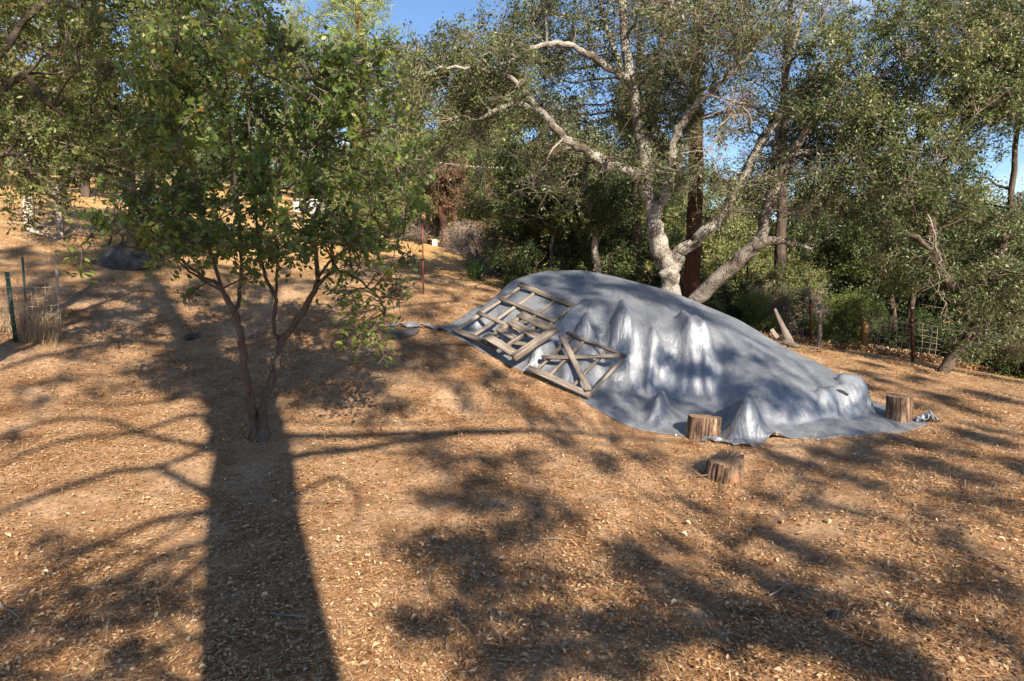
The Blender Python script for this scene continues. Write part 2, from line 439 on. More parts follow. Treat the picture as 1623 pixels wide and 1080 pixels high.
# ------------------------------------------------------------------ plants toolkit
class Wood:
    def __init__(s): s.V = []; s.F4 = []; s.F3 = []; s.n = 0; s.T = []
    def tube(s, P, r, sides=7, rough=.12, seed=0):
        P = np.asarray(P, float); r = np.asarray(r, float)
        n = len(P)
        t = np.gradient(P, axis=0); t /= np.linalg.norm(t, axis=1)[:, None] + 1e-9
        up = np.array([0.31, .17, .93]); a = np.cross(t, up); a /= np.linalg.norm(a, axis=1)[:, None] + 1e-9
        b = np.cross(t, a)
        th = np.linspace(0, 2 * np.pi, sides, endpoint=False)
        rr = r[:, None] * (1 + rough * (rng.random((n, sides)) * 2 - 1))
        V = P[:, None, :] + rr[..., None] * (np.cos(th)[None, :, None] * a[:, None, :] + np.sin(th)[None, :, None] * b[:, None, :])
        i = np.arange(n * sides).reshape(n, sides) + s.n
        j = np.roll(i, -1, axis=1)
        s.F4.append(np.stack([i[:-1], j[:-1], j[1:], i[1:]], -1).reshape(-1, 4))
        s.V.append(V.reshape(-1, 3)); s.n += n * sides
    def twigs(s, A, B, C, r0, r1):
        """many 3-sided two-segment twigs at once; A,B,C (n,3)"""
        n = len(A)
        if n == 0: return
        t = C - A; t /= np.linalg.norm(t, axis=1)[:, None] + 1e-9
        a = np.cross(t, [0.3, .2, .93]); a /= np.linalg.norm(a, axis=1)[:, None] + 1e-9
        b = np.cross(t, a); th = np.array([0, 2.094, 4.189])
        ring = np.cos(th)[None, :, None] * a[:, None] + np.sin(th)[None, :, None] * b[:, None]
        rad = [r0, (r0 + r1) / 2, r1]
        V = np.stack([P[:, None] + ring * (np.broadcast_to(q, n)[:, None, None]) for P, q in zip((A, B, C), rad)], 1)  # n,3rings,3,3
        i = (np.arange(n * 9).reshape(n, 3, 3)) + s.n; j = np.roll(i, -1, axis=2)
        s.F4.append(np.stack([i[:, :-1], j[:, :-1], j[:, 1:], i[:, 1:]], -1).reshape(-1, 4))
        s.V.append(V.reshape(-1, 3)); s.n += n * 9
    def build(s, name, mat, parent, origin=(0, 0, 0)):
        V = np.concatenate(s.V) - np.asarray(origin)
        return link(name, mesh(name, V, [np.concatenate(s.F4)], mat, True, rng.random(len(V))), mat, parent)

def smooth_path(P, k=4, jit=0.0):
    """Catmull-Rom through (x,y,z,r) rows"""
    P = np.asarray(P, float); Q = np.vstack([2 * P[0] - P[1], P, 2 * P[-1] - P[-2]])
    out = []
    for i in range(1, len(Q) - 2):
        for t in np.linspace(0, 1, k, endpoint=False):
            out.append(.5 * (2 * Q[i] + (Q[i + 1] - Q[i - 1]) * t + (2 * Q[i - 1] - 5 * Q[i] + 4 * Q[i + 1] - Q[i + 2]) * t * t + (3 * Q[i] - Q[i - 1] - 3 * Q[i + 1] + Q[i + 2]) * t ** 3))
    out.append(Q[-2]); out = np.array(out)
    if jit: out[1:-1, :3] += rng.normal(0, jit, (len(out) - 2, 3))
    out[:, 3] = np.maximum(out[:, 3], .004)
    return out

def leaves(P, size, aspect=.5, D=None, spread=1.0, tint=None, fold=.25, flat=0.0):
    """folded diamond leaves: P (n,3) -> V, F"""
    n = len(P)
    d = rng.normal(0, 1, (n, 3)) * spread
    if D is not None: d = d + D
    d /= np.linalg.norm(d, axis=1)[:, None] + 1e-9
    q = rng.normal(0, 1, (n, 3)); q[:, 2] += flat * 3
    w = np.cross(d, q); w /= np.linalg.norm(w, axis=1)[:, None] + 1e-9
    nn = np.cross(w, d)
    Ln = (size * (.65 + .7 * rng.random(n)))[:, None]
    W = Ln * aspect * .5
    lift = nn * W * fold * 2
    V = np.stack([P, P + d * Ln * .5 + w * W + lift, P + d * Ln, P + d * Ln * .5 - w * W + lift], 1)
    i = np.arange(n * 4).reshape(n, 4)
    F = np.concatenate([i[:, [0, 1, 2]], i[:, [0, 2, 3]]])
    T = rng.random(n) if tint is None else tint
    return V.reshape(-1, 3), F, np.repeat(T, 4)

def ovals(P, size, aspect=.5, D=None, spread=1.0, tint=None, cup=.09, flat=0.0):
    n = len(P)
    d = rng.normal(0, 1, (n, 3)) * spread
    if D is not None: d = d + D
    d /= np.linalg.norm(d, axis=1)[:, None] + 1e-9
    q = rng.normal(0, 1, (n, 3)); q[:, 2] += flat * 3
    w = np.cross(d, q); w /= np.linalg.norm(w, axis=1)[:, None] + 1e-9
    nn = np.cross(w, d); Ln = (size * (.65 + .7 * rng.random(n)))[:, None]; W = Ln * aspect * .5
    lift = nn * Ln * (cup * (.3 + rng.random((n, 1))))
    V = np.stack([P, P + d * Ln * .25 + w * W * .85 + lift * .7, P + d * Ln * .65 + w * W * .9 + lift, P + d * Ln, P + d * Ln * .65 - w * W * .9 + lift, P + d * Ln * .25 - w * W * .85 + lift * .7], 1)
    i = np.arange(n * 6).reshape(n, 6)
    F = np.concatenate([i[:, [0, 1, 5]], i[:, [1, 2, 4]], i[:, [1, 4, 5]], i[:, [2, 3, 4]]])
    T = rng.random(n) if tint is None else tint
    return V.reshape(-1, 3), F, np.repeat(T, 6)

def grow(wood, skel, clumps, leafN, size, aspect=.5, nsub=7, ntwig=5, r_br=.02, tw_len=.35, spread=.9, leaf_scatter=.05, bare=0.0, droop=.15, patch=True, oval=False, tw=None):
    """from the nearest limb a branch runs to every clump, splits, and its twigs carry the leaves"""
    tw = tw or wood
    skel = np.asarray(skel); LP = []; LD = []; LT = []
    tot = sum((c[3] if np.isscalar(c[3]) else 1) ** 2 for c in clumps)
    for c in clumps:
        ctr = np.array(c[:3]); r = c[3]
        d = np.linalg.norm((skel[:, :3] - ctr) * [1, 1, 1.0], axis=1) + .6 * np.maximum(0, skel[:, 2] - ctr[2])
        k = np.argmin(d); s0 = skel[k, :3]; R0 = min(skel[k, 3] * .6, r_br * (1 + r))
        dist = np.linalg.norm(ctr - s0)
        mid = (s0 + ctr) / 2 + rng.normal(0, .12 * dist, 3) + [0, 0, droop * dist]
        t = np.linspace(0, 1, 7)[:, None]
        B = (1 - t) ** 2 * s0 + 2 * t * (1 - t) * mid + t * t * ctr
        B[1:-1] += rng.normal(0, .03 * dist, (5, 3))
        wood.tube(B, np.linspace(max(R0, .012), .008, 7), 5)
        u = rng.normal(0, 1, (nsub, 3)); u /= np.linalg.norm(u, axis=1)[:, None]
        rr = r * (.35 + .65 * rng.random(nsub)) ** (1 / 1.5)
        E = ctr + u * rr[:, None] * [1, 1, .8]
        S = B[rng.integers(3, 7, nsub)]
        Mi = (S + E) / 2 + rng.normal(0, .1 * r, (nsub, 3))
        tw.twigs(S, Mi, E, .009, .005)
        # twigs
        E2 = np.repeat(E, ntwig, 0); M2 = np.repeat(Mi, ntwig, 0)
        f = rng.random((nsub * ntwig, 1)) ** .6; A = M2 * (1 - f) + E2 * f
        v = rng.normal(0, 1, A.shape) + .8 * (A - ctr) / r; v /= np.linalg.norm(v, axis=1)[:, None] + 1e-9
        C = A + v * (tw_len * (.5 + .8 * rng.random((len(A), 1))))
        tw.twigs(A, (A + C) / 2 + rng.normal(0, .02, A.shape), C, .005, .0025)
        keep = rng.random(len(A)) >= bare; A = A[keep]; C = C[keep]; v = v[keep]
        m = max(1, int(leafN * r * r / tot / max(1, len(A)) + .5))
        f = rng.random((len(A) * m, 1)); base = np.repeat(A, m, 0) * (1 - f) + np.repeat(C, m, 0) * f
        LP.append(base + rng.normal(0, leaf_scatter, base.shape)); LD.append(np.repeat(v, m, 0))
        LT.append(np.clip(rng.random() * .5 + rng.random(len(base)) * .5, 0, 1) if patch else rng.random(len(base)))
    P = np.concatenate(LP); D = np.concatenate(LD); T = np.concatenate(LT)
    return (ovals if oval else leaves)(P, size, aspect, D, spread, T)

def skel_of(paths):
    return np.concatenate(paths)

def build_tree(name, label, cat, base, paths, clumps, bark, leafm, leafN, size, group=None, crown_name='crown', wood_name='trunk', sides=9, **kw):
    t = empty(name, base); tag(t, label, cat, group)
    w = Wood()
    for p in paths: w.tube(p[:, :3], p[:, 3], sides if p[0, 3] > .05 else 6)
    tw = Wood()
    V, F, T = grow(w, skel_of(paths), clumps, leafN, size, tw=tw, **kw)
    w.build(wood_name, M[bark], t, base)
    tw.build('twigs', M['twig'], t, base)['kind'] = 'stuff'
    link(crown_name, mesh(crown_name, V - np.asarray(base), F, M[leafm], False, T), None, t)
    return t

def pxpath(rows, Y=None, k=4, jit=.02):
    """rows (px, py, Y, radius)"""
    return smooth_path([[*at(a, b, y), r] for a, b, y, r in rows], k, jit)

def region(n, x0, x1, y0, y1, Y0, Y1, r0, r1, ok=None):
    out = []; px_ = []
    while len(out) < n:
        best = None; bd = -1
        for _ in range(7):
            px, py = rng.uniform(x0, x1), rng.uniform(y0, y1)
            if ok and not ok(px, py): continue
            d = min([math.hypot(px - a, py - b) for a, b in px_[-200:]] or [1e9])
            if d > bd: bd = d; best = (px, py)
        if best is None: continue
        px_.append(best); out.append((*at(*best, rng.uniform(Y0, Y1)), rng.uniform(r0, r1)))
    return out
# ------------------------------------------------------------------ tarp over the pile
def tarp_mat():
    m, nt, b = mat_new('silver_tarp')
    tc = N(nt, 'ShaderNodeTexCoord'); v = tc.outputs['Object']
    geo = N(nt, 'ShaderNodeNewGeometry')
    n1 = noise(nt, v, 1.4, 6, .65); n2 = noise(nt, v, 7, 5, .65, (1.0, .5, .35)); n3 = noise(nt, v, 45, 4, .65)
    r = ramp(nt, [(.25, (.13, .15, .19)), (.5, (.22, .245, .285)), (.75, (.36, .38, .41))]); nt.links.new(n1.outputs[0], r.inputs[0])
    r2 = ramp(nt, [(.3, (.62, .6, .58)), (.52, (1, 1, 1))]); nt.links.new(n2.outputs[0], r2.inputs[0])
    c = mixc(nt, .55, r.outputs[0], r2.outputs[0], 'MULTIPLY')
    c = mixc(nt, .15, c, n3.outputs[0], 'OVERLAY')
    c = mixc(nt, geo.outputs['Backfacing'], c, (.02, .10, .26))
    nt.links.new(c, b.inputs['Base Color'])
    b.inputs['Metallic'].default_value = .4; b.inputs['Roughness'].default_value = .42
    b.inputs['Specular IOR Level'].default_value = .5
    # creases: domain-warped ridges
    w1 = noise(nt, v, 2.6, 7, .62, (1.2, .8, .5)); w1.inputs['Distortion'].default_value = .8
    rd = N(nt, 'ShaderNodeMath', operation='SUBTRACT'); rd.inputs[1].default_value = .5; nt.links.new(w1.outputs[0], rd.inputs[0])
    ab = N(nt, 'ShaderNodeMath', operation='ABSOLUTE'); nt.links.new(rd.outputs[0], ab.inputs[0])
    p = bump(nt, b, ab.outputs[0], .55, .07)
    w2 = noise(nt, v, 9, 7, .7, (1.8, 1.0, .3)); w2.inputs['Distortion'].default_value = .6; p = bump(nt, b, w2.outputs[0], .6, .025, p)
    bump(nt, b, n3.outputs[0], .35, .004, p)
    return m
M['tarp'] = tarp_mat()

NU, NV = 231, 141
front = np.array([gp(*p)[:2] for p in [(700, 523), (745, 546), (800, 572), (845, 592), (900, 620), (955, 654), (1010, 681), (1060, 690), (1110, 698),
                                        (1190, 712), (1235, 703), (1300, 700), (1345, 697), (1420, 687), (1474, 673)]])
back = np.array([(-.1, 16.0), (1.2, 16.2), (2.8, 15.6), (4.2, 14.6), (5.3, 13.6), (6.0, 12.5)])
def resample(P, n):
    d = np.r_[0, np.cumsum(np.linalg.norm(np.diff(P, axis=0), axis=1))]; t = np.linspace(0, d[-1], n)
    return np.stack([np.interp(t, d, P[:, i]) for i in range(P.shape[1])], -1)
fr = resample(front, NU); bk = resample(back, NU)
u = np.linspace(0, 1, NU); vv = np.linspace(0, 1, NV)
fr = fr + np.stack([0 * u, .03 * fbm(u * 22, u * 0, 8, 3)], -1)
P0 = fr[None] * (1 - vv)[:, None, None] + bk[None] * vv[:, None, None]       # NV,NU,2

def A(px, py, Y): return at(px, py, Y)
# what stands under the tarp: (point, point, slope) ridges and poles
SUP = []; PLAT = []
_ridge = [A(815, 440, 14.0), A(862, 427, 14.4), A(925, 425, 14.3), A(985, 438, 13.9), A(1065, 458, 13.4), A(1165, 500, 12.7), A(1255, 555, 12.1), A(1325, 588, 11.5)]
_should = [A(770, 478, 12.9), A(835, 476, 12.6), A(905, 492, 12.1), A(965, 490, 11.9), A(1045, 508, 11.7), A(1135, 522, 11.6), A(1235, 566, 11.3), A(1318, 590, 11.1)]
def _poly(P, s):
    P = np.array(P); t = s * (len(P) - 1); k = min(int(t), len(P) - 2); return P[k] * (1 - t + k) + P[k + 1] * (t - k)
_rs = np.random.default_rng(12)
for k in range(40):
    s_ = k / 39; a_, b_ = _poly(_ridge, s_), _poly(_should, s_) + [0, 0, _rs.uniform(-.05, .0)]
    b_[1] -= _rs.uniform(-.1, .1); PLAT.append((a_, b_, 1.6))
_low = [A(1200, 640, 9.8), A(1245, 628, 10.1), A(1290, 614, 10.45), A(1345, 612, 10.75)]
for k in range(16):
    s_ = k / 15; a_ = _poly(_should[5:], s_); b_ = _poly(_low, s_) - [0, 0, .05]; PLAT.append((a_ - [0, 0, .08], b_, 1.6))
def peak(px, py, Y, back_, k): p_ = A(px, py, Y); SUP.append((p_, p_ + np.array(back_), k))
peak(926, 507, 11.5, (.15, .7, .16), 1.7); peak(990, 486, 11.45, (.1, .8, .10), 1.6); peak(1036, 520, 11.2, (.05, .5, .1), 1.8)
peak(1096, 503, 11.2, (0, .6, .08), 1.6); peak(1114, 507, 11.15, (0, .5, 0.05), 2.4)
SUP += [
    (A(1042, 627, 9.85), A(1050, 616, 10.5), 2.6), (A(1184, 627, 9.2), A(1192, 622, 9.9), 2.4),
    
    (A(1335, 592, 10.9), A(1362, 596, 11.0), 1.5), (A(1318, 592, 11.4), A(1360, 594, 11.0), 1.5), (A(1300, 618, 10.4), A(1345, 606, 10.8), 1.4),
    (A(905, 560, 10.9), A(935, 540, 11.3), 2.5), (A(755, 500, 12.5), A(775, 485, 12.9), 2.5), (A(850, 545, 11.3), A(865, 520, 11.8), 2.5),
]
def seg_height(L_, X, Y, eps=.0009, cap=None):
    H = np.full(X.shape, -9.0)
    for a, b, k in L_:
        ab = b[:2] - a[:2]; L2 = ab @ ab + 1e-9
        t = np.clip(((X - a[0]) * ab[0] + (Y - a[1]) * ab[1]) / L2, 0, 1)
        dx = X - a[0] - t * ab[0]; dy = Y - a[1] - t * ab[1]
        dd = np.sqrt(dx * dx + dy * dy + eps) - eps ** .5
        drop = k * dd if cap is None else k * np.minimum(dd, cap) + 7.0 * np.maximum(dd - cap, 0)
        H = np.maximum(H, a[2] * (1 - t) + b[2] * t - drop)
    return H
# tabulated: the heap is smoothed, the poles stay sharp
_x0, _y0, _st = -2.5, 8.0, .04
_gx, _gy = np.meshgrid(np.arange(_x0, 8, _st), np.arange(_y0, 17, _st))
def _blur(Z, n):
    for _ in range(n):
        Z = Z.copy(); Z[1:-1] = (Z[:-2] + Z[1:-1] * 2 + Z[2:]) / 4; Z[:, 1:-1] = (Z[:, :-2] + Z[:, 1:-1] * 2 + Z[:, 2:]) / 4
    return Z
_pl = _blur(seg_height(PLAT, _gx, _gy), 22) + .05
_HT = np.maximum(_pl, seg_height(SUP, _gx, _gy, .0009, .11))
def support(X, Y, sc=1.0):
    fx = np.clip((X - _x0) / _st, 0, _HT.shape[1] - 2.001); fy = np.clip((Y - _y0) / _st, 0, _HT.shape[0] - 2.001)
    i = fx.astype(int); j = fy.astype(int); fx = fx - i; fy = fy - j
    return _HT[j, i] * (1 - fx) * (1 - fy) + _HT[j, i + 1] * fx * (1 - fy) + _HT[j + 1, i] * (1 - fx) * fy + _HT[j + 1, i + 1] * fx * fy
# timber frames leaning on the tarp keep the sheet below them: corners BL, BR, TR, TL
def quad(bl, br, tl, lift):
    bl, br, tl = (np.array(q, float) for q in (bl, br, tl))
    U = br - bl; W = np.linalg.norm(U); U /= W
    Vd = tl - bl; Vd -= U * (Vd @ U); H = np.linalg.norm(Vd); Vd /= H
    Nn = np.cross(U, Vd)
    if Nn[2] < 0: Nn = -Nn
    return dict(o=bl + Nn * lift, U=U, V=Vd, N=Nn, W=W, H=H)
def gl(px, py, dz=.03):
    p = gp(px, py); p[2] += dz; return p
Q1 = quad(gl(719, 531), gl(806, 572), A(790, 441, 13.5), .03)
Q3 = quad(gl(838, 594), gl(932, 636), A(882, 526, 11.7), .03)
Q2 = quad(gl(768, 557, .10), gl(820, 589, .10), A(826, 503, 12.0), .10)
def ceil_(X, Y, q, m=.04):
    # plane height under the frame, +inf elsewhere
    o, Nn = q['o'], q['N']
    Z = o[2] - ((X - o[0]) * Nn[0] + (Y - o[1]) * Nn[1]) / Nn[2]
    d = np.stack([X - o[0], Y - o[1], Z - o[2]], -1)
    a = d @ q['U']; b = d @ q['V']
    ins = (a > -.05) & (a < q['W'] + .12) & (b > -.05) & (b < q['H'] + .12)
    return np.where(ins, Z - m, 99.)

def drape():
    def rest(a, b): return np.linalg.norm(a - b, axis=-1)
    def fix(a, b, r, k=.5):
        d = b - a; l = np.sqrt((d * d).sum(-1)) + 1e-9
        c = d * ((l - r) / l * k)[..., None]
        a += c; b -= c
    def fixb(a, b, r, k):           # bending: only resists folding up
        d = b - a; l = np.sqrt((d * d).sum(-1)) + 1e-9
        c = d * (np.minimum(l - r, 0) / l * k)[..., None]
        a += c; b -= c
    def solve(Pp, R_, steps, iters, grav, bend, damp):
        ru, rv, rd1, rd2, ru2, rv2 = R_
        prev = Pp.copy(); pins = (Pp[0].copy(), Pp[-1].copy(), Pp[:, 0].copy(), Pp[:, -1].copy())
        for it in range(steps):
            vel = (Pp - prev) * damp; prev = Pp.copy()
            Pp = Pp + vel; Pp[..., 2] -= grav
            for k in range(iters):
                for s in (0, 1):
                    fix(Pp[:, s:-1:2], Pp[:, s + 1::2], ru[:, s::2])
                    fix(Pp[s:-1:2], Pp[s + 1::2], rv[s::2])
                for s in (0, 1):
                    fix(Pp[s:-1:2, :-1], Pp[s + 1::2, 1:], rd1[s::2], .2)
                    fix(Pp[s:-1:2, 1:], Pp[s + 1::2, :-1], rd2[s::2], .2)
                for s in (0, 1, 2, 3):
                    a, b = Pp[:, s:-2:4], Pp[:, s + 2::4]; m = min(a.shape[1], b.shape[1]); fixb(a[:, :m], b[:, :m], ru2[:, s::4][:, :m], bend)
                    a, b = Pp[s:-2:4], Pp[s + 2::4]; m = min(a.shape[0], b.shape[0]); fixb(a[:m], b[:m], rv2[s::4][:m], bend)
            X, Y = Pp[..., 0], Pp[..., 1]
            if it % 10 == 0: gg = G(X, Y) + .012
            if it % 2 == 0: sup = support(X, Y)
            hh = np.maximum(gg, sup)
            for q in (Q1, Q2, Q3): Pp[..., 2] = np.minimum(Pp[..., 2], ceil_(X, Y, q))
            hit = Pp[..., 2] < hh
            Pp[..., 2] = np.where(hit, hh, Pp[..., 2])
            prev[hit] = prev[hit] * .3 + Pp[hit] * .7
            Pp[0], Pp[-1], Pp[:, 0], Pp[:, -1] = pins
        return Pp
    # start: a taut envelope over the supports, on a coarse sheet
    Pc = P0[::2, ::2]; X0, Y0 = Pc[..., 0], Pc[..., 1]; nv, nu = X0.shape
    vc = vv[::2]; uc = u[::2]; fc = fr[::2]
    g = G(X0, Y0) + .012
    env = np.maximum(support(X0, Y0, .6), g)
    for _ in range(48):
        e = env.copy(); e[1:-1, 1:-1] = (env[:-2, 1:-1] + env[2:, 1:-1] + env[1:-1, :-2] + env[1:-1, 2:]) / 4
        env = np.maximum(e, np.maximum(support(X0, Y0) if _ % 5 == 0 else -9, g))
    bmp = .15 * np.exp(-((fc[:, 0] - gp(1226, 702)[0]) / .14) ** 2)
    env[0] = g[0] + bmp; env[:, 0] = g[:, 0]; env[:, -1] = g[:, -1]; env[-1] = g[-1]
    Pp = np.stack([X0, Y0, env], -1)
    sl = 1.01 + .085 * np.clip(1 - np.abs(vc - .22) / .3, 0, 1)[:, None]
    R_ = [rest(Pp[:, 1:], Pp[:, :-1]) * sl, rest(Pp[1:], Pp[:-1]) * 1.015, rest(Pp[1:, 1:], Pp[:-1, :-1]) * 1.02, rest(Pp[1:, :-1], Pp[:-1, 1:]) * 1.02,
          rest(Pp[:, 2:], Pp[:, :-2]), rest(Pp[2:], Pp[:-2])]
    amp = .16 * np.clip(1 - vc / .5, 0, 1)[:, None] * fbm(uc[None] * 30 + .6 * vc[:, None], vc[:, None] * 2.5, 71, 2) + .03 * fbm(X0 * 4, Y0 * 4, 2, 3)
    Pp[1:-1, 1:-1] += (amp[..., None] * np.array([.4, -.7, .6]))[1:-1, 1:-1]
    Pp = solve(Pp, R_, 200, 12, .003, .05, .9)
    # finer sheet, wrinkles of a few centimetres
    f = np.zeros((NV, NU, 3)); yi = np.linspace(0, nv - 1, NV); xi = np.linspace(0, nu - 1, NU)
    y0 = np.minimum(yi.astype(int), nv - 2); x0 = np.minimum(xi.astype(int), nu - 2); fy = (yi - y0)[:, None, None]; fx = (xi - x0)[None, :, None]
    f = Pp[y0][:, x0] * (1 - fy) * (1 - fx) + Pp[y0 + 1][:, x0] * fy * (1 - fx) + Pp[y0][:, x0 + 1] * (1 - fy) * fx + Pp[y0 + 1][:, x0 + 1] * fy * fx
    R_ = [rest(f[:, 1:], f[:, :-1]) * 1.012, rest(f[1:], f[:-1]) * 1.006, rest(f[1:, 1:], f[:-1, :-1]) * 1.01, rest(f[1:, :-1], f[:-1, 1:]) * 1.01, rest(f[:, 2:], f[:, :-2]), rest(f[2:], f[:-2])]
    f[1:-1, 1:-1] += (.014 * fbm(f[..., 0] * 11, f[..., 1] * 5 + f[..., 2] * 3, 33, 2))[1:-1, 1:-1, None] * np.array([.3, -.6, .6])
    f = solve(f, R_, 30, 6, .0015, .05, .85)
    for q in (Q1, Q2, Q3): f[..., 2] = np.minimum(f[..., 2], ceil_(f[..., 0], f[..., 1], q, .02))
    return f
TP = drape()
def pleats(P):
    du = np.gradient(P, axis=1); dv = np.gradient(P, axis=0); nn = np.cross(du, dv); nn /= np.linalg.norm(nn, axis=2)[..., None] + 1e-9
    nn *= np.sign(nn[..., 2:3] + 1e-6)
    U2 = u[None] * 1.0 + 0 * P[..., 0]; V2 = vv[:, None] + 0 * U2
    warp = .012 * fbm(U2 * 9, V2 * 5, 91, 3)
    f1 = 1 - 2.6 * np.abs(vnoise((U2 + warp) * 26 + V2 * 2.0, V2 * 1.1, 61)); f2 = 1 - 2.6 * np.abs(vnoise((U2 + warp) * 55 - V2 * 3, V2 * 2.2, 62))
    m1 = np.clip(V2 / .04, 0, 1) * np.clip(1.25 - V2 / .5, 0, 1)
    m2 = np.clip(V2 / .04, 0, 1) * (.35 + .65 * np.clip(1.2 - V2 / .6, 0, 1))
    amt = .045 * m1 * (f1 - .3) + .014 * m2 * (f2 - .3) * (vnoise(U2 * 8, V2 * 6, 63) + .7)
    amt *= np.clip(np.minimum(U2, 1 - U2) / .03, 0, 1) * np.clip((1 - V2) / .05, 0, 1)
    Q = P + nn * amt[..., None]
    Q[..., 2] = np.maximum(Q[..., 2], G(Q[..., 0], Q[..., 1]) + .008)
    for q in (Q1, Q2, Q3): Q[..., 2] = np.minimum(Q[..., 2], ceil_(Q[..., 0], Q[..., 1], q, .02))
    return Q
TP = pleats(TP)
# hem of the tarp: a thin thickness so its edge reads
i = np.arange(NU * NV).reshape(NV, NU)
Ft = np.stack([i[:-1, :-1], i[:-1, 1:], i[1:, 1:], i[1:, :-1]], -1).reshape(-1, 4)
tarp_o = tuple(TP[0, 0])
tarp = empty('tarp_covered_pile', tarp_o)
tag(tarp, 'large silver grey tarp draped over a long pile', 'tarp')
sheet = link('tarp_sheet', mesh('tarp_sheet', TP.reshape(-1, 3) - tarp_o, Ft, M['tarp'], True), None, tarp)
md = sheet.modifiers.new('thickness', 'SOLIDIFY'); md.thickness = .006; md.offset = -1
# grommet and slit-like patch on the sheet
def sheet_pt(px, py):
    best = None; d = ray(px, py)
    Q = TP.reshape(-1, 3) - [0, 0, CAM_H]; s = Q[:, 1] / d[1]
    e = np.hypot(Q[:, 0] - d[0] * s, Q[:, 2] - d[2] * s) / s
    k = np.where(e < .006)[0]
    if len(k) == 0: k = np.array([np.argmin(e)])
    k = k[np.argmin(Q[k, 1])]
    return Q[k] + [0, 0, CAM_H]
def grommet(px, py, r=.022):
    p = sheet_pt(px, py)
    th = np.linspace(0, 2 * np.pi, 14, endpoint=False); V = []; n_in = .5
    for rr, dz in ((r, 0), (r * .8, -.008), (r * n_in, 0)):
        V += [(rr * math.cos(t), dz, rr * math.sin(t)) for t in th]
    I = np.arange(42).reshape(3, 14); J = np.roll(I, -1, 1)
    F = np.stack([I[:-1], J[:-1], J[1:], I[1:]], -1).reshape(-1, 4)
    o = link('grommet', mesh('grommet', np.array(V), F, M['wire'], True), None, tarp)
    o.location = p + np.array([0, -.02, 0]) - np.array(tarp_o)
grommet(1229, 693)
grommet(1362, 661, .012)
def patch():
    rows = []
    for px, py, w in [(1328, 613, .015), (1334, 616, .05), (1340, 618, .055), (1345, 621, .04), (1349, 623, .02)]:
        p = sheet_pt(px, py) + [0, -.02, .012]; rows += [p + [0, 0, w * .5], p - [0, 0, w * .5]]
    V = np.array(rows) - tarp_o; I = np.arange(10).reshape(5, 2)
    F = np.stack([I[:-1, 0], I[:-1, 1], I[1:, 1], I[1:, 0]], -1)
    o = link('torn_slit', mesh('torn_slit', V, F, M['dark'], False), None, tarp); o['label'] = 'short dark tear in the sheet'
patch()

# loose flap at the left corner, crumpled over a rock; and the knotted tail at the right end
def flap(name, c0, c1, w, seed, lab, amp=.05):
    n, m = 46, 14
    t = np.linspace(0, 1, n)[None]; s = np.linspace(-1, 1, m)[:, None]
    x = c0[0] + (c1[0] - c0[0]) * t + 0 * s; y = c0[1] + (c1[1] - c0[1]) * t + s * w * (.35 + .65 * t) + .04 * fbm(t * 6, s * 0, seed, 2)
    z = G(x, y) + .02 + amp * (.55 + fbm(t * 9 + s * .7, s * 1.4 + 3, seed, 3)).clip(0) * np.sin(np.pi * np.clip(t * 1.0 + .02, 0, 1)) ** .4 + .03 * np.maximum(0, np.sin(t * 19 + s * 2))
    V = np.stack([x, y, z], -1).reshape(-1, 3); I = np.arange(n * m).reshape(m, n)
    F = np.stack([I[:-1, :-1], I[:-1, 1:], I[1:, 1:], I[1:, :-1]], -1).reshape(-1, 4)
    o = link(name, mesh(name, V - tarp_o, F, M['tarp'], True), None, tarp); o['label'] = lab
    mo = o.modifiers.new('thickness', 'SOLIDIFY'); mo.thickness = .005
flap('tarp_flap', gp(618, 517), gp(716, 525), .10, 5, 'narrow crumpled flap trailing on the dirt at the left corner', .07)
flap('tarp_tail', gp(1452, 671), gp(1486, 670), .10, 9, 'twisted tail of tarp lying at the right end', .14)
flap('tarp_hem', gp(1108, 703), gp(1195, 712), .07, 12, 'rolled hem in front of the log', .07)

# ------------------------------------------------------------------ timber pallets and frames
def board_mesh(L_, w, th, seed=0):
    r = np.random.default_rng(seed); n = 5; b = min(.006, th * .25)
    prof = np.array([(-w / 2, -th / 2 + b), (-w / 2 + b, -th / 2), (w / 2 - b, -th / 2), (w / 2, -th / 2 + b), (w / 2, th / 2 - b), (w / 2 - b, th / 2), (-w / 2 + b, th / 2), (-w / 2, th / 2 - b)])
    xs = np.linspace(-L_ / 2, L_ / 2, n); V = []
    for k, x in enumerate(xs):
        j = r.normal(0, .0025, prof.shape); bend = .006 * math.sin(k * 1.3 + seed)
        q = prof + j; V.append(np.c_[np.full(8, x) + r.normal(0, .006, 8) * (k in (0, n - 1)), q[:, 0], q[:, 1] + bend])
    V = np.concatenate(V); I = np.arange(8 * n).reshape(n, 8); J = np.roll(I, -1, 1)
    F4 = np.stack([I[:-1], J[:-1], J[1:], I[1:]], -1).reshape(-1, 4)
    F8 = np.array([I[0][::-1], I[-1]])
    return V, [F4, F8]
_bs = [0]
def board(q, parent, a0, b0, a1, b1, w, th, layer, name='board', mat='pallet', lab=None):
    """fractional end points on the frame plane; layer = height of the board's middle above the plane"""
    p0 = q['o'] + q['U'] * a0 * q['W'] + q['V'] * b0 * q['H'] + q['N'] * layer
    p1 = q['o'] + q['U'] * a1 * q['W'] + q['V'] * b1 * q['H'] + q['N'] * layer
    d = p1 - p0; L_ = np.linalg.norm(d); d /= L_
    _bs[0] += 1
    V, F = board_mesh(L_, w, th, _bs[0])
    o = link(name, mesh(name, V, F, M[mat]), None, parent)
    y = np.cross(q['N'], d); z = np.cross(d, y)
    Mx = Matrix(((d[0], y[0], z[0]), (d[1], y[1], z[1]), (d[2], y[2], z[2]))).to_4x4()
    Mx.translation = Vector((p0 + p1) / 2) - parent.location
    o.matrix_local = Mx
    if lab: o['label'] = lab
    return o
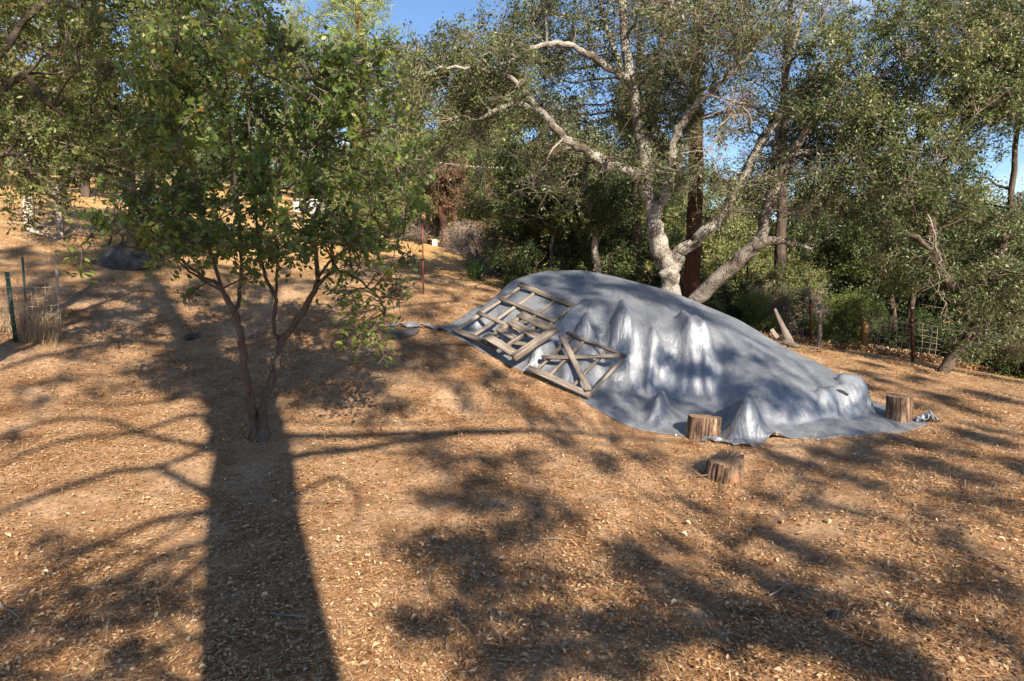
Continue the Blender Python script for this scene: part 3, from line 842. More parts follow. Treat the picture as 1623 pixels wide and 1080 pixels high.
def crate_root(q, name, label, cat):
    e = empty(name, q['o']); tag(e, label, cat); return e
e1 = crate_root(Q1, 'timber_frame', 'large open lattice frame of grey boards leaning on left end of tarp', 'wooden frame')
for a, b_ in ((.02, 0), (.30, 0), (.68, .5), (.98, .5)): board(Q1, e1, a, b_, a, 1.0, .055, .04, 0, 'stile')
for b, w in ((.02, .12), (.35, .085), (.67, .085), (.985, .12)): board(Q1, e1, -.02, b, .78 if b < .5 else 1.03, b, w, .028, .037, 'rail')
e3 = crate_root(Q3, 'braced_frame', 'low frame with two crossing diagonal braces leaning on tarp right of the pallet', 'wooden frame')
board(Q3, e3, .08, 0, .08, 1, .05, .04, 0, 'stile'); board(Q3, e3, .3, 0, .3, .97, .05, .04, 0, 'stile')
board(Q3, e3, .70, 0, .70, .97, .05, .045, 0, 'stile'); board(Q3, e3, .99, -.01, .99, 1.02, .05, .045, .004, 'stile')
board(Q3, e3, -.04, .03, 1.0, .03, .12, .025, .036, 'rail'); board(Q3, e3, 0, .985, 1.02, .985, .045, .05, .046, 'rail')
board(Q3, e3, .02, .30, .95, .93, .085, .022, .06, 'brace'); board(Q3, e3, -.02, .86, .97, .06, .095, .022, .084, 'brace')
e2 = crate_root(Q2, 'broken_pallet', 'small broken pallet with a thick side rail lying over both frames', 'pallet')
board(Q2, e2, .03, 0, .03, 1, .045, .09, 0, 'stringer'); board(Q2, e2, .52, .05, .52, .95, .045, .09, 0, 'stringer')
board(Q2, e2, .97, -.03, .97, 1.0, .11, .10, .06, 'stringer', lab='thick rail along the right side')
board(Q2, e2, -.02, .07, .92, .07, .15, .02, .056, 'slat'); board(Q2, e2, 0, .36, .50, .36, .13, .02, .057, 'slat', lab='slat broken off at half length')
board(Q2, e2, .0, .64, .92, .64, .15, .02, .056, 'slat'); board(Q2, e2, -.02, .92, .92, .92, .17, .02, .057, 'slat')
board(Q2, e2, .62, .26, .92, .38, .09, .02, .057, 'slat', lab='loose splintered piece of slat')

# ------------------------------------------------------------------ logs and stump
def log_mats():
    m, nt, b = mat_new('stump_bark'); tc = N(nt, 'ShaderNodeTexCoord'); v = tc.outputs['Object']
    n1 = noise(nt, v, 14, 6, .65, (1, 1, .18)); n2 = noise(nt, v, 3, 4, .6)
    r = ramp(nt, [(.36, (.03, .016, .011)), (.5, (.15, .09, .058)), (.68, (.34, .25, .17))]); nt.links.new(n1.outputs[0], r.inputs[0])
    r2 = ramp(nt, [(.54, (0, 0, 0)), (.66, (.8, .8, .8))]); nt.links.new(n2.outputs[0], r2.inputs[0])
    rr = ramp(nt, [(.3, (.09, .03, .015)), (.7, (.30, .12, .055))]); nt.links.new(n1.outputs[0], rr.inputs[0])
    c = mixc(nt, r2.outputs[0], r.outputs[0], rr.outputs[0]); nt.links.new(c, b.inputs['Base Color'])
    n4 = noise(nt, v, 26, 5, .7, (1, 1, .12)); cr_ = ramp(nt, [(.40, (.12, .1, .09)), (.5, (1, 1, 1))]); nt.links.new(n4.outputs[0], cr_.inputs[0])
    c = mixc(nt, .85, c, cr_.outputs[0], 'MULTIPLY'); nt.links.new(c, b.inputs['Base Color'])
    b.inputs['Roughness'].default_value = .9; pp = bump(nt, b, n1.outputs[0], .9, .02); bump(nt, b, n4.outputs[0], 1, .015, pp)
    m2, nt, b = mat_new('cut_wood'); tc = N(nt, 'ShaderNodeTexCoord')
    w = N(nt, 'ShaderNodeTexWave', wave_type='RINGS', rings_direction='Z'); w.inputs['Scale'].default_value = 14; w.inputs['Distortion'].default_value = 2.5
    w.inputs['Detail'].default_value = 3; nt.links.new(tc.outputs['Object'], w.inputs[0])
    n = noise(nt, tc.outputs['Object'], 7, 5, .7)
    r = ramp(nt, [(.2, (.2, .12, .075)), (.8, (.42, .30, .20))]); nt.links.new(w.outputs[1], r.inputs[0])
    r2 = ramp(nt, [(.35, (.5, .42, .36)), (.65, (1, 1, 1))]); nt.links.new(n.outputs[0], r2.inputs[0])
    c = mixc(nt, .85, r.outputs[0], r2.outputs[0], 'MULTIPLY'); nt.links.new(c, b.inputs['Base Color']); b.inputs['Roughness'].default_value = .85
    bump(nt, b, n.outputs[0], .5, .01)
    return m, m2
M['log_bark'], M['log_top'] = log_mats()
def log(px, py, r, h, tilt, label, name, cat, seed, flare=.05, jag=.0, sink=.05, trx=1.0):
    p = gp(px, py, G); rr = np.random.default_rng(seed)
    e = empty(name, (p[0], p[1] + r * .8, p[2] - sink)); tag(e, label, cat); e.rotation_euler = tilt
    n = 72; th = np.linspace(0, 2 * np.pi, n, endpoint=False)
    base = r * (1 + .10 * np.sin(th * 2 + seed) + .05 * np.sin(th * 5 + seed * 2) + .06 * np.abs(np.sin(th * 7.5 + seed)) * np.abs(np.sin(th * 13)) + rr.normal(0, .015, n))
    zs = np.linspace(0, h + sink, 8); V = []
    topz = jag * (rr.random(n) - .3) + jag * .8 * np.sin(th + 1.2)
    for k, z in enumerate(zs):
        f = z / zs[-1]; q = base * (1 + flare * (1 - f) ** 2 + rr.normal(0, .008, n))
        V.append(np.stack([q * np.cos(th) * trx, q * np.sin(th), z + topz * f], -1))
    V = np.concatenate(V); I = np.arange(8 * n).reshape(8, n); J = np.roll(I, -1, 1)
    F4 = np.stack([I[:-1], J[:-1], J[1:], I[1:]], -1).reshape(-1, 4)
    link('bark', mesh('bark', V, F4, M['log_bark'], True), None, e)
    ring = V[-n:]; V2 = [ring * [.985, .985, 1] + [0, 0, -.002]]
    for s, dz in ((.75, .004), (.4, 0.0), (.08, .003)):
        q = ring * [s, s, 1]; q[:, 2] = zs[-1] + (q[:, 2] - zs[-1]) * s + dz + rr.normal(0, .003, n); V2.append(q)
    V2 = np.concatenate(V2); I = np.arange(4 * n).reshape(4, n); J = np.roll(I, -1, 1)
    F4 = np.stack([I[:-1], J[:-1], J[1:], I[1:]], -1).reshape(-1, 4)
    link('cut_face', mesh('cut_face', V2, [F4, I[-1][None]], M['log_top'], False), None, e)
    return e
log(1152, 766, .185, .24, (R(4), R(5), 0), 'short weathered grey stump standing alone in the dirt in front of the tarp', 'tree_stump', 'stump', 3, .16, .085)
log(1119, 701, .205, .31, (R(-3), R(6), .4), 'brown cut log round standing on the front hem of the tarp', 'log_round', 'log', 8, .03, .01, .02)
log(1432, 671, .165, .40, (R(-2), R(2), 1.1), 'upright cut log round weighing down the right end of the tarp', 'log_round', 'log', 5, .05, .015, .04)

# ------------------------------------------------------------------ rocks
def rock(px, py, sx, sy, sz, label, seed, name='rock', sink=.3):
    p = gp(px, py, G); n, m = 40, 22
    th = np.linspace(0, 2 * np.pi, n, endpoint=False)[None]; ph = np.linspace(.02, np.pi - .02, m)[:, None]
    x = np.sin(ph) * np.cos(th); y = np.sin(ph) * np.sin(th); z = np.cos(ph) + 0 * th
    d = 1 + .4 * fbm(x * 1.7 + 5 + z, y * 1.7 + z * 1.3 + seed, seed, 5) - .18 * np.abs(vnoise(x * 3 + z * 2, y * 3 + seed, seed + 3))
    V = np.stack([x * d * sx, y * d * sy, z * d * sz], -1).reshape(-1, 3); I = np.arange(n * m).reshape(m, n); J = np.roll(I, -1, 1)
    F = np.stack([I[:-1], I[1:], J[1:], J[:-1]], -1).reshape(-1, 4)
    o = link(name, mesh(name, V, F, M['rock'], True)); o.location = (p[0], p[1] + sy * .6, p[2] + sz * (1 - sink) - sz * .5); o.rotation_euler = (0, 0, seed)
    tag(o, label, 'rock'); return o
rock(190, 424, .85, .55, .48, 'big dark boulder in shade beneath the tree on the left', 3, 'boulder')
rock(243, 412, .25, .2, .16, 'pale rounded rock beside the big boulder', 6)
rock(1331, 985, .085, .07, .05, 'small grey stone lying on the dirt at lower right', 9)
rock(640, 533, .42, .22, .10, 'flat grey rock half buried beneath the loose tarp flap', 4)
rock(305, 537, .2, .12, .07, 'low flat stone in the shaded litter left of the small tree', 14)

# ------------------------------------------------------------------ fences and posts
def bar(p0, p1, r, mat, name, parent, sides=6, taper=1.0):
    w = Wood(); p0 = np.array(p0); p1 = np.array(p1); n = 5
    P = p0 + (p1 - p0) * np.linspace(0, 1, n)[:, None]
    w.tube(P, np.linspace(r, r * taper, n), sides, .0)
    V = np.concatenate(w.V); F = [np.concatenate(w.F4), np.array([np.arange(sides)[::-1], np.arange(sides) + (n - 1) * sides])]
    o = link(name, mesh(name, V - np.array(parent.location if parent else (0, 0, 0)), F, mat, sides > 6), None, parent)
    return o
def tpost_mesh(L_, w=.032, d=.032):
    """steel T section with studs"""
    prof = np.array([(-w / 2, 0), (w / 2, 0), (w / 2, .005), (.003, .005), (.003, d), (-.003, d), (-.003, .005), (-w / 2, .005)])
    V = np.concatenate([np.c_[prof, np.full(8, z)] for z in (0, L_)]); I = np.arange(16).reshape(2, 8); J = np.roll(I, -1, 1)
    F4 = [np.stack([I[0], J[0], J[1], I[1]], -1)]; caps = np.array([I[0][::-1], I[1]]); VV = [V]; n = 16
    for z in np.arange(.1, L_ - .05, .07):
        c = np.array([[x, y, z_] for z_ in (z, z + .02) for x, y in ((-.008, -.009), (.008, -.009), (.008, .0), (-.008, .0))])
        VV.append(c); k = n + np.array([[0, 1, 5, 4], [1, 2, 6, 5], [2, 3, 7, 6], [3, 0, 4, 7], [4, 5, 6, 7], [3, 2, 1, 0]]); F4.append(k); n += 8
    return np.concatenate(VV), [np.concatenate(F4), caps]
def tpost(base, h, lean, mat, parent=None, label=None, tip=None, sc=1.0):
    V, F = tpost_mesh(h, .05 * sc, .05 * sc)
    o = link('steel_post', mesh('steel_post', V, F, M[mat]), None, parent)
    o.location = np.array(base) - (np.array(parent.location) if parent else 0); o.rotation_euler = (lean[0], lean[1], .3)
    if label: o['label'] = label
    if tip:
        V, F = tpost_mesh(.13, .053 * sc, .053 * sc); t = link('painted_tip', mesh('painted_tip', V, F, M['tpost_tip']), None, o); t.location = (0, -.002, h - .125); t.scale = (.8, .8, .7)
        V2 = None
    return o
def square_post(base, h, w, mat, parent, lean=(0, 0), name='post', label=None):
    V, F = board_mesh(h, w, w, int(abs(base[0]) * 10))
    V = V[:, [1, 2, 0]] + [0, 0, h / 2]
    V2 = V.copy()
    o = link(name, mesh(name, V2, F, M[mat]), None, parent)
    o.location = np.array(base) - (np.array(parent.location) if parent else 0); o.rotation_euler = (lean[0], lean[1], .25)
    if label: o['label'] = label
    return o
def wires(parent, segs, r, mat='wire', name='wire', stuff=False):
    """segs: list of (A, B, sag)"""
    if stuff:
        w = Wood()
        for a, b, s in segs:
            t = np.linspace(0, 1, 5)[:, None]; P = np.array(a) * (1 - t) + np.array(b) * t; P[:, 2] -= s * 4 * (t * (1 - t))[:, 0]
            w.tube(P, np.full(5, r), 4, 0)
        o = w.build(name, M[mat], parent, parent.location); o['kind'] = 'stuff'; return
    for a, b, s in segs:
        w = Wood(); t = np.linspace(0, 1, 6)[:, None]; P = np.array(a) * (1 - t) + np.array(b) * t; P[:, 2] -= s * 4 * (t * (1 - t))[:, 0]
        P[1:-1] += rng.normal(0, r * 1.2, (4, 3))
        w.tube(P, np.full(6, r), 4, 0); w.build(name, M[mat], parent, parent.location)

# right: wire fence with orange wooden post and rust red steel post
fA = gp(1369, 556); fB = gp(1448, 573); fC = gp(1545, 578)
fence = empty('wire_fence', fA); tag(fence, 'square mesh wire fence in front of dark oaks on the right', 'fence')
square_post(fA - [0, 0, .1], 1.0, .14, 'post_orange', fence, (0, R(-1.5)), 'wooden_post', 'orange wooden end post')
tpost(fB - [0, 0, .1], 1.62, (0, R(-6)), 'tpost_red', fence, 'rust red steel post with a pale tip', True, 1.35)
fa, fb = fA + [0, 0, 0], fB + [0, 0, 0]
def mesh_fence(parent, a, b, h, nh, nv, r, mat='wire', sag=.03):
    for k in range(nh):
        z = .06 + (h - .06) * k / (nh - 1); wires(parent, [(a + [0, 0, z], b + [0, 0, z], sag * (.4 + rng.random()))], r, mat)
    for k in range(1, nv):
        t = k / nv + rng.normal(0, .006); p = a * (1 - t) + b * t; wires(parent, [(p + [rng.normal(0, .01), 0, .05], p + [rng.normal(0, .02), 0, h - sag * 2 * (t * (1 - t))], 0)], r, mat)
mesh_fence(fence, fa, fb, 1.12, 9, 12, .008)
mesh_fence(fence, fb, fC, 1.05, 7, 10, .007)
# thin dark red steel post and wooden cross post, left of the bush
pR = gp(1285, 548)
s = tpost(pR - [0, 0, .05], 1.35, (0, R(-3)), 'tpost_red', None, None, None, 1.2)
tag(s, 'thin dark red steel post left of the wooden cross post', 'post')
pc = gp(1298, 551)
cr = empty('cross_post', pc); tag(cr, 'grey wooden post with a short crossboard beside the green bush', 'post')
square_post(pc - [0, 0, .05], 1.22, .10, 'post_grey', cr, (0, R(-1)), 'upright')
qc = dict(o=pc + [-.24, -.07, .98], U=np.array([1., 0, 0]), V=np.array([0, 0, 1.]), N=np.array([0, -1., 0]), W=.48, H=1)
board(qc, cr, 0, 0, 1, .02, .085, .03, 0, 'crossboard', 'post_grey')
# boards leaning behind the tarp
def plank(name, p0, p1, w, th, label, mat='pallet', w2=None):
    p0 = np.array(p0); p1 = np.array(p1); d = p1 - p0; L_ = np.linalg.norm(d)
    V, F = board_mesh(L_, w, th, int(w * 1000)); 
    if w2 is not None: V[:, 1] *= 1 - (1 - w2 / w) * (V[:, 0] / L_ + .5)
    o = link(name, mesh(name, V, F, M[mat])); z = Vector(-d).normalized()
    x = Vector(d).normalized(); n = Vector((0, -1, .15)); y = n.cross(x).normalized(); n = x.cross(y)
    Mx = Matrix((x, y, n)).transposed().to_4x4(); Mx.translation = Vector((p0 + p1) / 2); o.matrix_world = Mx
    tag(o, label, 'board'); return o
plank('leaning_board', at(1254, 548, 14.0), at(1228, 490, 14.0), .17, .04, 'tall tapering grey board sticking up behind the tarp', w2=.05)
plank('leaning_board', at(1232, 536, 13.8), at(1222, 522, 13.8), .09, .04, 'short grey board end left of the tall tapering board')
plank('leaning_board', at(1266, 549, 13.8), at(1240, 541, 13.9), .07, .04, 'low board lying at the foot of the tall tapering board')
# left front: wire cage with green steel post
p1 = gp(26, 548); p2 = gp(97, 545); p3 = gp(95, 478); p0 = gp(-40, 545)
cage = empty('wire_cage', p1); tag(cage, 'low wire cage with green steel post round dry grass at the left edge', 'fence')
tpost(p1 - [0, 0, .05], 1.3, (R(-2), R(-3)), 'tpost_green', cage, 'green steel post at the near corner', None, 1.35)
q4 = gp(41, 480); tpost(q4 - [0, 0, .05], 0.95, (0, 0), 'tpost_green', cage, None, None, .8)
mesh_fence(cage, p1, p2, 1.15, 8, 7, .0035, 'wire', .03)
mesh_fence(cage, p2, p3, 1.15, 8, 12, .0035, 'wire', .01)
mesh_fence(cage, p0, p1, 1.15, 8, 5, .0035, 'wire', .03)
# left back: weathered wooden post fence with thin wires
a1 = gp(48, 372); a2 = gp(97, 380)
fl = empty('post_and_wire_fence', a1); tag(fl, 'two grey wooden posts with thin wires on the sunlit slope at upper left', 'fence')
square_post(a1 - [0, 0, .1], 3.0, .20, 'post_grey', fl, (0, R(1)), 'wooden_post', 'tall pale wooden post')
square_post(a2 - [0, 0, .1], 1.5, .15, 'post_grey', fl, (0, R(-1)), 'wooden_post', 'short grey wooden post')
a0 = gp(-60, 372); a3 = gp(235, 400)
for z in (.3, .6, .9, 1.2):
    wires(fl, [(a0 + [0, 0, z], a1 + [0, 0, z], .02), (a1 + [0, 0, z], a2 + [0, 0, z], .02), (a2 + [0, 0, z], a3 + [0, 0, z], .04)], .006)
bar(a1 + [0, -.1, .12], a2 + [0, -.1, .02], .05, M['post_grey'], 'low_rail', fl, 7)
# thin rusty stake in the middle
pk = gp(671, 468); stk = link('steel_stake', None) if False else None
st = bar(pk - [0, 0, .05], pk + [0, 0, 1.55], .018, M['tpost_red'], 'steel_stake', None, 6); tag(st, 'thin rusty stake standing in the shade behind the small tree', 'post')
# overhead cables
def cable(pts, r, label):
    w = Wood(); P = np.array(pts); n = 24; t = np.linspace(0, 1, n)[:, None]; Q = P[0] * (1 - t) + P[1] * t; Q[:, 2] -= .5 * 4 * (t * (1 - t))[:, 0]
    w.tube(Q, np.full(n, r), 5, 0); o = w.build('overhead_cable', M['wire_pale'], None); tag(o, label, 'cable', 'overhead cables')
cable([at(540, 224, 28), at(900, 262, 34)], .03, 'pale overhead cable glimpsed between the trees left of centre')
cable([at(1380, 316, 22), at(1760, 322, 22)], .018, 'pale overhead cable crossing the oak foliage at the right edge')
# ------------------------------------------------------------------ things glimpsed far left
def boxmesh(sx, sy, sz, b=.02):
    V = np.array([[x * sx / 2, y * sy / 2, z * sz] for z in (0, 1) for x, y in ((-1, -1), (1, -1), (1, 1), (-1, 1))], float)
    return V, np.array([[3, 2, 1, 0], [4, 5, 6, 7], [0, 1, 5, 4], [1, 2, 6, 5], [2, 3, 7, 6], [3, 0, 4, 7]])
def teal_tank():
    p = gp(166, 322); p = on(p[0] + .4, p[1] + 2); e = empty('stock_tank', p); e.scale = (.8, .8, .55); tag(e, 'teal round water tank on the slope glimpsed through the left tree', 'tank')
    th = np.linspace(0, 2 * np.pi, 28, endpoint=False); V = []
    prof = [(1.05, 0), (1.1, .06), (1.08, .2), (1.12, .24), (1.08, .28), (1.1, .48), (1.14, .52), (1.12, .56), (1.05, .54), (1.03, .3)]
    for r, z in prof: V += [(r * math.cos(t), r * .6 * math.sin(t), z) for t in th]
    I = np.arange(len(V)).reshape(len(prof), 28); J = np.roll(I, -1, 1); F = np.stack([I[:-1], J[:-1], J[1:], I[1:]], -1).reshape(-1, 4)
    link('tank_wall', mesh('tank_wall', V, F, M['teal'], True), None, e)
    V = [(1.03 * math.cos(t), .62 * math.sin(t), .42) for t in th]; link('water', mesh('water', V, np.arange(28)[None], M['dark']), None, e)
teal_tank()
def shed():
    p = gp(465, 345) + [0, 4, 0]; e = empty('shed', p, .2); e.scale = (.7, .7, .6); tag(e, 'small white shed with low grey roof behind the small tree', 'shed')
    V, F = boxmesh(3.2, 2.2, 1.9); link('wall', mesh('wall', V, F, M['white']), None, e)
    V = np.array([(-1.8, -1.3, 1.9), (1.8, -1.3, 1.9), (1.8, 1.3, 1.9), (-1.8, 1.3, 1.9), (-1.8, -1.3, 2.0), (1.8, -1.3, 2.0), (1.8, 1.3, 2.3), (-1.8, 1.3, 2.3)])
    link('roof', mesh('roof', V, F, M['wire_pale']), None, e)
    V, F = boxmesh(.8, .04, 1.6); d = link('door', mesh('door', V, F, M['post_grey']), None, e); d.location = (.5, -1.125, .02)
    V, F = boxmesh(.7, .04, .5); d = link('window', mesh('window', V, F, M['dark']), None, e); d.location = (-.8, -1.125, .95)
shed()
def bucket():
    p = gp(689, 392); e = empty('barrel', p); e.scale = (.4, .4, .4); tag(e, 'white plastic barrel standing beside dark brush on the far slope', 'barrel')
    w = Wood(); P = [(0, 0, z) for z in (0, .05, .2, .45, .7, .8)]; w.tube(P, [.25, .29, .3, .3, .29, .24], 16, 0)
    V = np.concatenate(w.V); link('barrel_body', mesh('barrel_body', V, [np.concatenate(w.F4), np.arange(80, 96)[None]], M['white'], True), None, e)
bucket()

# ------------------------------------------------------------------ small multi-stemmed tree in the left foreground
b0 = gp(412, 697, G)
def s8(rows, k=4): return pxpath([(a, b, c, d * .84) for a, b, c, d in rows], k=k, jit=.008)
Yb = b0[1]
fg = [
    s8([(405, 702, Yb, .10), (405, 680, Yb, .085), (398, 640, Yb - .05, .07), (388, 590, Yb - .15, .058), (384, 545, Yb - .2, .055), (375, 505, Yb - .25, .052), (358, 470, Yb - .3, .045)]),
    s8([(418, 702, Yb, .10), (416, 680, Yb, .085), (420, 640, Yb, .068), (438, 580, Yb + .1, .058), (446, 545, Yb + .15, .055), (465, 515, Yb + .1, .05), (490, 478, Yb, .045), (504, 445, Yb - .1, .04)]),
    s8([(444, 548, Yb + .15, .04), (434, 520, Yb + .2, .035), (437, 475, Yb + .25, .033), (422, 440, Yb + .3, .028), (410, 390, Yb + .3, .024), (402, 310, Yb + .3, .02), (395, 220, Yb + .3, .015), (400, 120, Yb + .3, .01)]),
    s8([(437, 470, Yb + .25, .026), (440, 420, Yb + .1, .022), (436, 350, Yb, .02), (445, 270, Yb, .016), (455, 160, Yb, .012), (450, 60, Yb, .008)]),
    s8([(358, 470, Yb - .3, .036), (345, 450, Yb - .35, .03), (320, 440, Yb - .5, .026), (290, 415, Yb - .7, .022), (262, 392, Yb - .9, .018), (225, 350, Yb - 1.1, .012)]),
    s8([(372, 500, Yb - .25, .035), (380, 470, Yb - .1, .032), (382, 420, Yb, .028), (380, 350, Yb, .024), (370, 260, Yb, .02), (360, 150, Yb, .014), (350, 40, Yb, .01), (345, -40, Yb, .008)]),
    s8([(352, 458, Yb - .35, .028), (332, 390, Yb - .3, .024), (318, 320, Yb - .3, .02), (300, 230, Yb - .2, .016), (280, 130, Yb - .2, .012), (265, 30, Yb, .009)]),
    s8([(504, 445, Yb - .1, .036), (500, 400, Yb, .032), (497, 350, Yb + .1, .028), (510, 310, Yb + .1, .024), (500, 240, Yb + .1, .018), (510, 150, Yb + .1, .012), (520, 90, Yb, .008)]),
    s8([(498, 350, Yb + .1, .022), (486, 330, Yb + .2, .02), (480, 280, Yb + .3, .016), (470, 180, Yb + .3, .01)]),
    s8([(500, 455, Yb - .1, .03), (530, 430, Yb - .2, .024), (560, 440, Yb - .3, .018), (590, 460, Yb - .4, .014), (612, 490, Yb - .5, .01)]),
    s8([(504, 440, Yb - .1, .024), (540, 400, Yb, .02), (590, 380, Yb, .014), (640, 370, Yb, .01)]),
    s8([(352, 462, Yb - .3, .02), (300, 430, Yb - .4, .016), (260, 400, Yb - .6, .012), (170, 390, Yb - .9, .01), (120, 400, Yb - 1.0, .007)]),
]
cl = []
def fgok(px, py):
    # crown outline of the small tree
    lx = np.interp(py, [-60, 60, 200, 300, 400, 440], [330, 250, 215, 180, 200, 310])
    rx = np.interp(py, [-60, 20, 90, 250, 400, 470], [430, 440, 590, 640, 640, 600])
    return lx < px < rx
cl += region(74, 100, 660, 60, 400, Yb - 1.1, Yb + 1.2, .3, .5, fgok)
cl += region(9, 240, 440, -60, 70, Yb - .5, Yb + .6, .25, .38)
cl += region(6, 470, 600, 75, 130, Yb - .3, Yb + .3, .14, .24)
cl += [(*at(px, py, Yb - .4), r) for px, py, r in ((540, 470, .2), (570, 500, .2), (600, 525, .17), (545, 535, .14), (620, 470, .16), (530, 425, .25), (600, 430, .25), (640, 455, .15),
       (640, 400, .22), (560, 400, .3), (250, 360, .3), (290, 370, .3), (230, 330, .3), (340, 380, .3), (300, 300, .3), (180, 340, .22), (150, 370, .2), (420, 400, .25), (390, 440, .12), (300, 470, .06), (610, 555, .1))]
fgt = build_tree('small_tree', 'leafy green small tree with forked brown stems in left foreground', 'tree', tuple(b0), fg, cl, 'bark_fg', 'leaf_fg',
                 17500, .074, oval=True, aspect=.55, nsub=7, ntwig=5, r_br=.012, tw_len=.2, leaf_scatter=.025, spread=.8, droop=.05, wood_name='stems')
# hanging sprays close to the camera side, single leaves as parts
lf_me = None
V, F, T = leaves(np.zeros((1, 3)), .075, .55, np.array([[1., 0, 0]]), .0, np.array([.55]))
V = np.array([[0, 0, 0], [.02, .017, .004], [.045, .02, .006], [.065, .012, .004], [.08, 0, 0], [.065, -.012, .004], [.045, -.02, .006], [.02, -.017, .004], [.03, 0, -.002], [.055, 0, -.002]])
F3 = np.array([[0, 8, 1], [1, 8, 2], [8, 9, 2], [2, 9, 3], [9, 4, 3], [0, 7, 8], [7, 6, 8], [8, 6, 9], [6, 5, 9], [9, 5, 4]])
leaf_meshes = []
for k in range(5): leaf_meshes.append(mesh('leaf', V * [1, 1, 1 + .6 * k], F3, M['leaf_fg'], False, np.full(10, .35 + .13 * k)))
spr = []
def spray(pts, n, r):
    w = Wood()
    for (a, b) in zip(pts[:-1], pts[1:]): w.tube(np.linspace(a, b, 4), np.linspace(.006, .004, 4), 4)
    return w
spots = [at(px, py, Yb - 1.25) for px, py in ((318, 366), (345, 372), (300, 352), (120, 402), (128, 432), (240, 330), (262, 335), (290, 330), (545, 500), (560, 470), (580, 520), (600, 540), (555, 545), (525, 460), (612, 505), (333, 345), (270, 300), (352, 400), (215, 360), (575, 480))]
nl = 0
wsp = Wood(); sk = skel_of(fg)
for s_ in spots:
    d = np.linalg.norm(sk[:, :3] - s_, axis=1); q = sk[np.argmin(d), :3]
    t = np.linspace(0, 1, 6)[:, None]; mid = (q + s_) / 2 + [0, 0, .15]
    wsp.tube((1 - t) ** 2 * q + 2 * t * (1 - t) * mid + t * t * s_, np.linspace(.008, .004, 6), 4)
    for k in range(15):
        if nl >= 300: break
        o = bpy.data.objects.new('leaf', leaf_meshes[random.randrange(5)]); COL.objects.link(o); o.parent = fgt
        off = rng.normal(0, .055, 3); o.location = s_ + off - b0
        o.rotation_euler = (random.uniform(-.8, .8), random.uniform(-.9, .5), math.atan2(off[1], off[0]) + random.uniform(-.6, .6)); o.scale = [random.uniform(.8, 1.25)] * 3; nl += 1
wsp.build('twig_spray', M['bark_fg'], fgt, b0)['kind'] = 'stuff'

# ------------------------------------------------------------------ left trees
bl = gp(215, 425, G); Yl = bl[1]
lt = [
    pxpath([(212, 428, Yl, .22), (214, 390, Yl, .19), (216, 340, Yl, .17), (205, 290, Yl, .15), (190, 220, Yl, .13), (175, 140, Yl, .11), (165, 50, Yl, .09), (160, -60, Yl, .07)]),
    pxpath([(216, 345, Yl, .13), (235, 300, Yl + .2, .11), (245, 240, Yl + .3, .09), (262, 150, Yl + .3, .08), (270, 60, Yl + .3, .06), (275, -50, Yl + .3, .05)]),
    pxpath([(214, 400, Yl, .12), (235, 360, Yl - .3, .10), (262, 320, Yl - .4, .08), (300, 240, Yl - .5, .06), (330, 150, Yl - .5, .05), (350, 30, Yl - .5, .03)]),
    pxpath([(190, 220, Yl, .09), (150, 180, Yl - .4, .07), (100, 150, Yl - .8, .06), (40, 130, Yl - 1.2, .04), (-30, 110, Yl - 1.5, .03)]),
    pxpath([(235, 300, Yl + .2, .08), (230, 230, Yl + 1, .06), (235, 120, Yl + 1.3, .05), (240, 20, Yl + 1.5, .04)]),
]
cl = region(50, -60, 320, -60, 150, Yl - 1.8, Yl + 2, .6, .95)
cl += region(26, 250, 500, -60, 160, Yl - 1, Yl + 2, .45, .8, lambda a, b: not (a > 430 and b < 60))
cl += region(26, 0, 330, 130, 270, Yl - 1.5, Yl + 1.5, .45, .75, lambda a, b: not (190 < a < 300 and b < 190))
build_tree('oak_tree', 'tall dark stemmed oak rising behind the boulder at left', 'tree', tuple(bl), lt, cl, 'bark_dark', 'leaf_left', 52000, .10,
           aspect=.5, nsub=8, ntwig=6, r_br=.03, tw_len=.4, leaf_scatter=.07)
# nearer oak just outside the left edge, its boughs reach into the frame
bn = on(-7.6, 8.2)
ln = [smooth_path([[*(bn + [0, 0, -.1]), .2], [*(bn + [.1, .1, 1.5]), .17], [*(bn + [.4, .3, 3]), .14], [*(bn + [.6, .5, 4.5]), .1], [*(bn + [.8, .8, 6]), .06]], 4, .02),
      smooth_path([[*(bn + [.3, .3, 2.4]), .08], [*at(20, 130, 8.8), .05], [*at(70, 160, 8.9), .035], [*at(130, 200, 9), .02], [*at(165, 260, 9), .01]], 4, .02),
      smooth_path([[*(bn + [.2, .1, 1.7]), .06], [*at(-10, 250, 8.8), .04], [*at(50, 275, 8.8), .02], [*at(100, 300, 8.8), .01]], 4, .02),
      smooth_path([[*(bn + [.5, .4, 3.6]), .07], [*at(40, 30, 9), .04], [*at(110, 10, 9.2), .03], [*at(190, 40, 9.4), .015]], 4, .02)]
cl = region(24, -60, 150, -40, 320, 8.2, 9.8, .25, .42, lambda a, b: a < np.interp(b, [0, 150, 250, 320], [150, 130, 110, 60])) + \
     [(*at(px, py, 8.9), .22) for px, py in ((150, 200), (165, 250), (110, 330), (40, 340), (175, 120), (90, 310), (130, 280))]
build_tree('oak_tree', 'near oak at the left edge with bronze tinged boughs hanging into view', 'tree', tuple(bn), ln, cl, 'bark_dark', 'leaf_left', 10000, .062,
           aspect=.52, nsub=7, ntwig=5, r_br=.014, tw_len=.25, leaf_scatter=.03, bare=.15)

